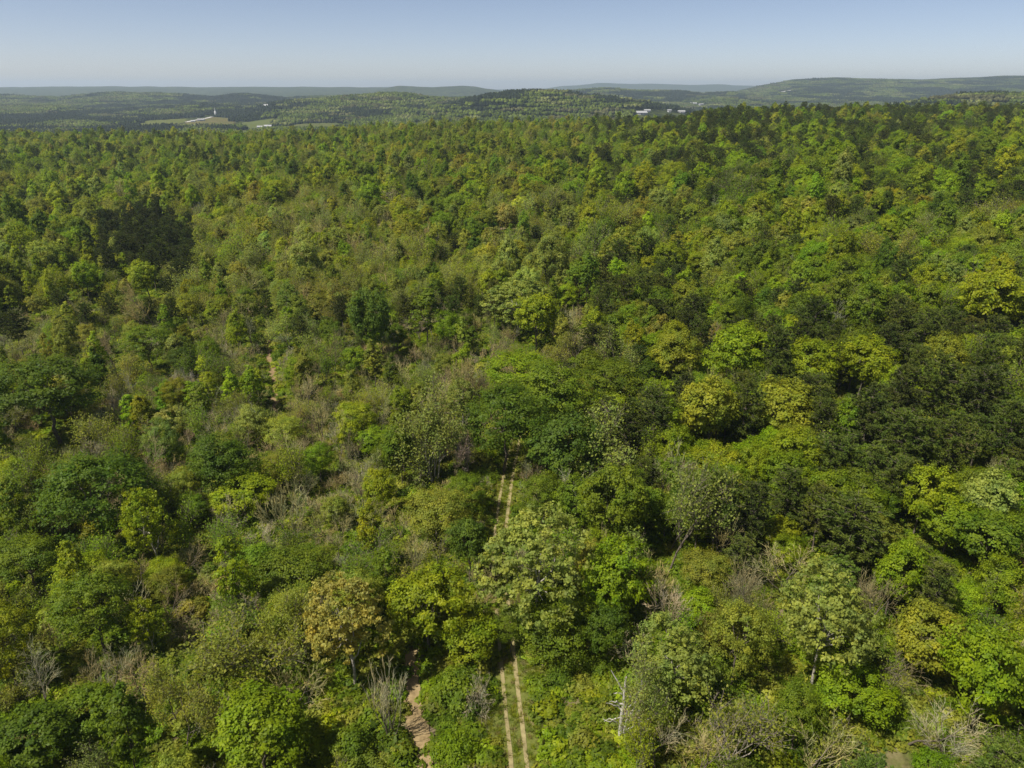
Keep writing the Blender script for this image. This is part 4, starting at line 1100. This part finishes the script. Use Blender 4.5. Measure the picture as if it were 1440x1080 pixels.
for k, ((pl, c0, c1), pts) in enumerate(zip(FIELDS, FX)):
    step = 12.0 if pts[:, 1].max() < 4000 else 25.0
    gx_, gy_ = np.arange(pts[:, 0].min(), pts[:, 0].max() + step, step), np.arange(pts[:, 1].min(), pts[:, 1].max() + step, step)
    X, Y = np.meshgrid(gx_, gy_)
    Z = ground_z(X, Y) + 1.2
    na = len(gx_); i, j = np.meshgrid(np.arange(na - 1), np.arange(len(gy_) - 1)); q = (j * na + i).ravel()
    f = np.stack([q, q + 1, q + na + 1, q + na], 1)
    cxy = np.stack([X, Y], -1).reshape(-1, 2)[f].mean(1)
    f = f[in_poly(cxy[:, 0], cxy[:, 1], pts)]
    if len(f): structure("field" if k < 6 else "bare_cutting", make_mesh("field", [(np.stack([X, Y, Z], -1).reshape(-1, 3), f, 0, None)], [dirt("field soil and grass", [(0.35, c0), (0.65, c1)], 0.02)]))
M_ROAD = dirt("pale gravel", [(0.3, (0.42, 0.40, 0.36)), (0.7, (0.6, 0.58, 0.53))], 0.2)
strip("valley_road", resample(np.array([at(*q) for q in [(262, 172.5), (276, 169.5), (290, 167), (299, 165)]]), 8), 6.5, 2.0, M_ROAD, rs, 0.1, 0.0, 2)

def plain(name, c, rough=0.6):
    m, n, out = new_mat(name)
    tc = n.nodes.new("ShaderNodeTexCoord")
    f = noise(n, tc.outputs["Object"], 0.35, 3)
    col = ramp(n, f, [(0.3, tuple(q * 0.85 for q in c)), (0.7, c)])
    p = n.nodes.new("ShaderNodeBsdfPrincipled"); p.inputs["Roughness"].default_value = rough
    n.links.new(col, p.inputs["Base Color"]); n.links.new(p.outputs[0], out.inputs[0])
    return m
M_WALL, M_ROOF, M_ROOFD, M_DOOR = plain("white sheet wall", (0.40, 0.40, 0.385)), plain("white metal roof", (0.42, 0.42, 0.41), 0.4), plain("grey roof", (0.30, 0.29, 0.28)), plain("dark opening", (0.06, 0.06, 0.065))

def box(c, s):
    c, s = np.array(c, float), np.array(s, float) / 2
    v = np.array([[x, y, z] for x in (-1, 1) for y in (-1, 1) for z in (-1, 1)]) * s + c
    return v, np.array([[0, 1, 3, 2], [4, 6, 7, 5], [0, 4, 5, 1], [2, 3, 7, 6], [0, 2, 6, 4], [1, 5, 7, 3]])

def building(u, v, L, D, H, rot, label, roofm, pitch=0.22, cat="building"):
    x, y, z = at(u, v)
    r = bpy.data.objects.new("warehouse" if L > 30 else "house", None); COL.objects.link(r)
    r.location = (x, y, z); r.rotation_euler = (0, 0, rot)
    r["label"] = label; r["category"] = cat
    a, b = box((0, 0, H / 2 - 2), (L, D, H + 4))
    o = bpy.data.objects.new("wall", make_mesh("wall", [(a, b, 0, None)], [M_WALL])); o.parent = r; COL.objects.link(o)
    e, rh = 0.8, D * pitch
    rv = np.array([[-L/2-e, -D/2-e, H-.1], [L/2+e, -D/2-e, H-.1], [L/2+e, D/2+e, H-.1], [-L/2-e, D/2+e, H-.1], [-L/2-e, 0, H + rh], [L/2+e, 0, H + rh]])
    o = bpy.data.objects.new("roof", make_mesh("roof", [(rv, np.array([[0, 1, 5, 4], [2, 3, 4, 5]]), 0, None), (rv, np.array([[3, 0, 4], [1, 2, 5]]), 0, None), (rv, np.array([[3, 2, 1, 0]]), 0, None)], [roofm])); o.parent = r; COL.objects.link(o)
    a, b = box((0, -D / 2, H * 0.3), (min(5, L * 0.2), 0.3, H * 0.6))
    o = bpy.data.objects.new("door", make_mesh("door", [(a, b, 0, None)], [M_DOOR])); o.parent = r; COL.objects.link(o)
building(901, 160.5, 34, 22, 4.2, 0.1, "long white warehouse just over the near tree line, right of centre", M_ROOF)
building(910, 157.0, 18, 12, 4, 0.0, "small white building behind the long white warehouse", M_ROOF)
building(941, 157.8, 11, 10, 6, 0.0, "narrow white building left of the second warehouse", M_ROOF)
building(958, 158.8, 22, 16, 4.5, -0.1, "wide white warehouse right of the narrow white building", M_ROOF)
building(975, 146.5, 36, 20, 5, 0.0, "far pale warehouse beyond the wide white one", M_ROOF)
building(986, 148.0, 24, 16, 6, 0.2, "far small pale building right of the far warehouse", M_ROOFD)
building(375, 151.5, 20, 13, 8, 0.0, "lone white house on the wooded hillside at left", M_ROOF, 0.4, "house")
building(283, 170.5, 22, 12, 5, 0.15, "grey-roofed barn beside the pale valley road", M_ROOFD, 0.3, "barn")
building(272, 172.0, 12, 10, 4, 0.15, "small white shed left of the barn by the road", M_ROOF, 0.3, "shed")
building(377, 180.0, 20, 12, 5, 0.1, "white-roofed house at valley edge right of the fields", M_ROOF, 0.3, "house")
building(366, 181.0, 14, 10, 5, 0.0, "small pale house left of the white-roofed house", M_ROOF, 0.3, "house")

def tower():
    x, y, z = at(303.5, 163.0)
    r = bpy.data.objects.new("slim_tower", None); COL.objects.link(r); r.location = (x, y, z)
    r["label"] = "slim white pointed tower rising behind the valley road"; r["category"] = "tower"
    a, b = box((0, 0, 6), (6, 6, 20))
    o = bpy.data.objects.new("base", make_mesh("base", [(a, b, 0, None)], [M_WALL])); o.parent = r; COL.objects.link(o)
    v, f = tubes([np.array([0, 0, 16, 0, 0, 29, 2.6, 0.25])], 8)
    o = bpy.data.objects.new("spire", make_mesh("spire", [(v, f, 0, None)], [M_ROOF])); o.parent = r; COL.objects.link(o)
tower()
def mast():
    x, y, z = at(838, 125.5)
    r = bpy.data.objects.new("radio_mast", None); COL.objects.link(r); r.location = (x, y, z)
    r["label"] = "thin grey radio mast on the far hill right of centre"; r["category"] = "mast"
    segs = []
    H = 75
    for a in range(3):
        c0 = np.array([math.cos(a * 2.094), math.sin(a * 2.094), 0]) * 0.9
        segs.append(np.concatenate([c0, c0 + [0, 0, H], [0.25, 0.25]]))
        for q in range(12):
            c1 = np.array([math.cos((a + 1) * 2.094), math.sin((a + 1) * 2.094), 0]) * 0.9
            segs.append(np.concatenate([c0 + [0, 0, q * H / 12], c1 + [0, 0, (q + 1) * H / 12], [0.14, 0.14]]))
    v, f = tubes(segs, 4)
    o = bpy.data.objects.new("lattice", make_mesh("lattice", [(v, f, 0, None)], [plain("galvanised steel", (0.3, 0.3, 0.31))])); o.parent = r; COL.objects.link(o)
    segs = [np.concatenate([[0, 0, 55], [math.cos(a) * 35, math.sin(a) * 35, 0], [0.08, 0.08]]) for a in (0.5, 2.6, 4.7)]
    v, f = tubes(segs, 3)
    o = bpy.data.objects.new("guy_wire", make_mesh("guy_wire", [(v, f, 0, None)], [plain("steel wire", (0.3, 0.3, 0.3))])); o.parent = r; COL.objects.link(o)
mast()

# distant woods: patches of simple crowns, dark where pines stand, paler where the hardwoods are leafing
m, n, out = new_mat("distant crowns")
tint = tint_attr(n); var = face_var(n)
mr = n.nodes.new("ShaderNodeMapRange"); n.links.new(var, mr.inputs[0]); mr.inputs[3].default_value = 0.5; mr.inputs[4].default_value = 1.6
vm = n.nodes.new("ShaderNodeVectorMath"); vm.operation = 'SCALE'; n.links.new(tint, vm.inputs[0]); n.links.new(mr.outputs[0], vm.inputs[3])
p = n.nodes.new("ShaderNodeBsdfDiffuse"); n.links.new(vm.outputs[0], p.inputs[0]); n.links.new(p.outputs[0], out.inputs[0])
M_FARTREE = m
def patch_mesh(seed, size=60, count=44, pine=False):
    rng = np.random.default_rng(seed)
    parts = []
    for k in range(count):
        x, y = rng.uniform(-size / 2, size / 2, 2)
        W = rng.uniform(4, 6.4) * (0.66 if pine else 1); H = rng.uniform(7, 12) * (1.15 if pine else 1)
        rings = [(0.15, 0.55), (0.45, 1.0), (0.75, 0.72 if not pine else 0.5), (0.95, 0.25)]
        ns = 7
        v = []
        for hz, rr in rings:
            a = np.arange(ns) / ns * 6.283 + rng.uniform(0, 1)
            q = rr * W * rng.uniform(0.7, 1.2, ns)
            v.append(np.stack([x + np.cos(a) * q, y + np.sin(a) * q, H * hz + rng.normal(size=ns) * 0.7], 1))
        v = np.concatenate(v)
        f = []
        for r_ in range(3):
            for s_ in range(ns): f.append([r_ * ns + s_, r_ * ns + (s_ + 1) % ns, (r_ + 1) * ns + (s_ + 1) % ns, (r_ + 1) * ns + s_])
        parts.append((v, np.array(f), 0, np.clip(np.full(len(f), rng.random()) + rng.normal(size=len(f)) * 0.12, 0, 1)))
        parts.append((v[3 * ns:], np.arange(ns)[None, :], 0, np.array([0.6])))
    return make_mesh("wood_patch_model", parts, [M_FARTREE])
PATCH = [patch_mesh(201), patch_mesh(202), patch_mesh(203), patch_mesh(204, 60, 60, True), patch_mesh(205, 60, 60, True)]
pp = []
rp = np.random.default_rng(8)
for yy0 in np.concatenate([np.arange(960, 3600, 50.0), np.arange(3600, 6800, 62.0)]):
    step = 50.0 if yy0 < 3600 else 62.0
    half = 0.70 * yy0 * 1.02
    xs = np.arange(-half, half, step)
    pp.append(np.stack([xs + rp.uniform(-9, 9, len(xs)), yy0 + rp.uniform(-9, 9, len(xs))], 1))
pp = np.concatenate(pp)
keep = np.ones(len(pp), bool)
for pts in FX:
    c = pts[:, :2].mean(0)
    for ddx, ddy in ((0, 0), (22, 0), (-22, 0), (0, -25), (0, 25)): keep &= ~in_poly(pp[:, 0] + ddx, pp[:, 1] + ddy, pts)
# a gap in the wood round each far building and along the road
for o in list(bpy.data.objects):
    if o.type == 'EMPTY' and o.name.split('.')[0] in ('warehouse', 'house', 'slim_tower'):
        dx, dy = pp[:, 0] - o.location.x, pp[:, 1] - o.location.y
        keep &= ~((np.abs(dx) < 42) & (dy > -190) & (dy < 34))
pp = pp[keep]
pz = ground_z(pp[:, 0], pp[:, 1])
# leave out what lies on the far side of a crest
n1 = 0.10 * ((pp[:, 1] > 2250) & (pp[:, 1] < 2800)) + 0.6 * vnoise(pp[:, 0], pp[:, 1], 330, 51) + 0.4 * vnoise(pp[:, 0], pp[:, 1], 110, 52) + rp.normal(size=len(pp)) * 0.06
ispine = n1 > 0.54
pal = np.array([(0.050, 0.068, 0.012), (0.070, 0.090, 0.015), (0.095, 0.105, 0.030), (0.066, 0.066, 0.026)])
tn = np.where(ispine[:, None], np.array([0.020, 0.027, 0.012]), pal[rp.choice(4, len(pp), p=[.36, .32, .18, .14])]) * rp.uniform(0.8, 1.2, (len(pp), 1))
idx = np.where(ispine, rp.integers(3, 5, len(pp)), rp.integers(0, 3, len(pp)))
sc = rp.uniform(0.95, 1.25, len(pp))
instancer("distant_woods", PATCH, np.stack([pp[:, 0], pp[:, 1], pz - 0.5], 1), np.stack([0 * sc, 0 * sc, rp.integers(0, 4, len(pp)) * 1.5708], 1), np.stack([sc, sc, sc], 1), tn, idx)
print("patches", len(pp))

# ------------------------------------------------------------------ haze
m, n, out = new_mat("pale haze")
pv = n.nodes.new("ShaderNodeVolumePrincipled")
pv.inputs["Color"].default_value = (0.68, 0.83, 1.0, 1)
pv.inputs["Density"].default_value = 0.00007
pv.inputs["Anisotropy"].default_value = 0.2
n.links.new(pv.outputs[0], out.inputs["Volume"])
lo = float(np.min(v_ if (v_ := np.array([q.co.z for q in go.data.vertices])) is not None else 0)); hi = max(CAMZ + 6, float(v_.max()) + 30)
a, b = box((0, 0, (lo - 1 + hi) / 2), (40000, 40000, hi - lo + 1))
hz = bpy.data.objects.new("haze", make_mesh("haze", [(a, b, 0, None)], [m])); COL.objects.link(hz); hz["kind"] = "stuff"
print("haze", lo, hi)
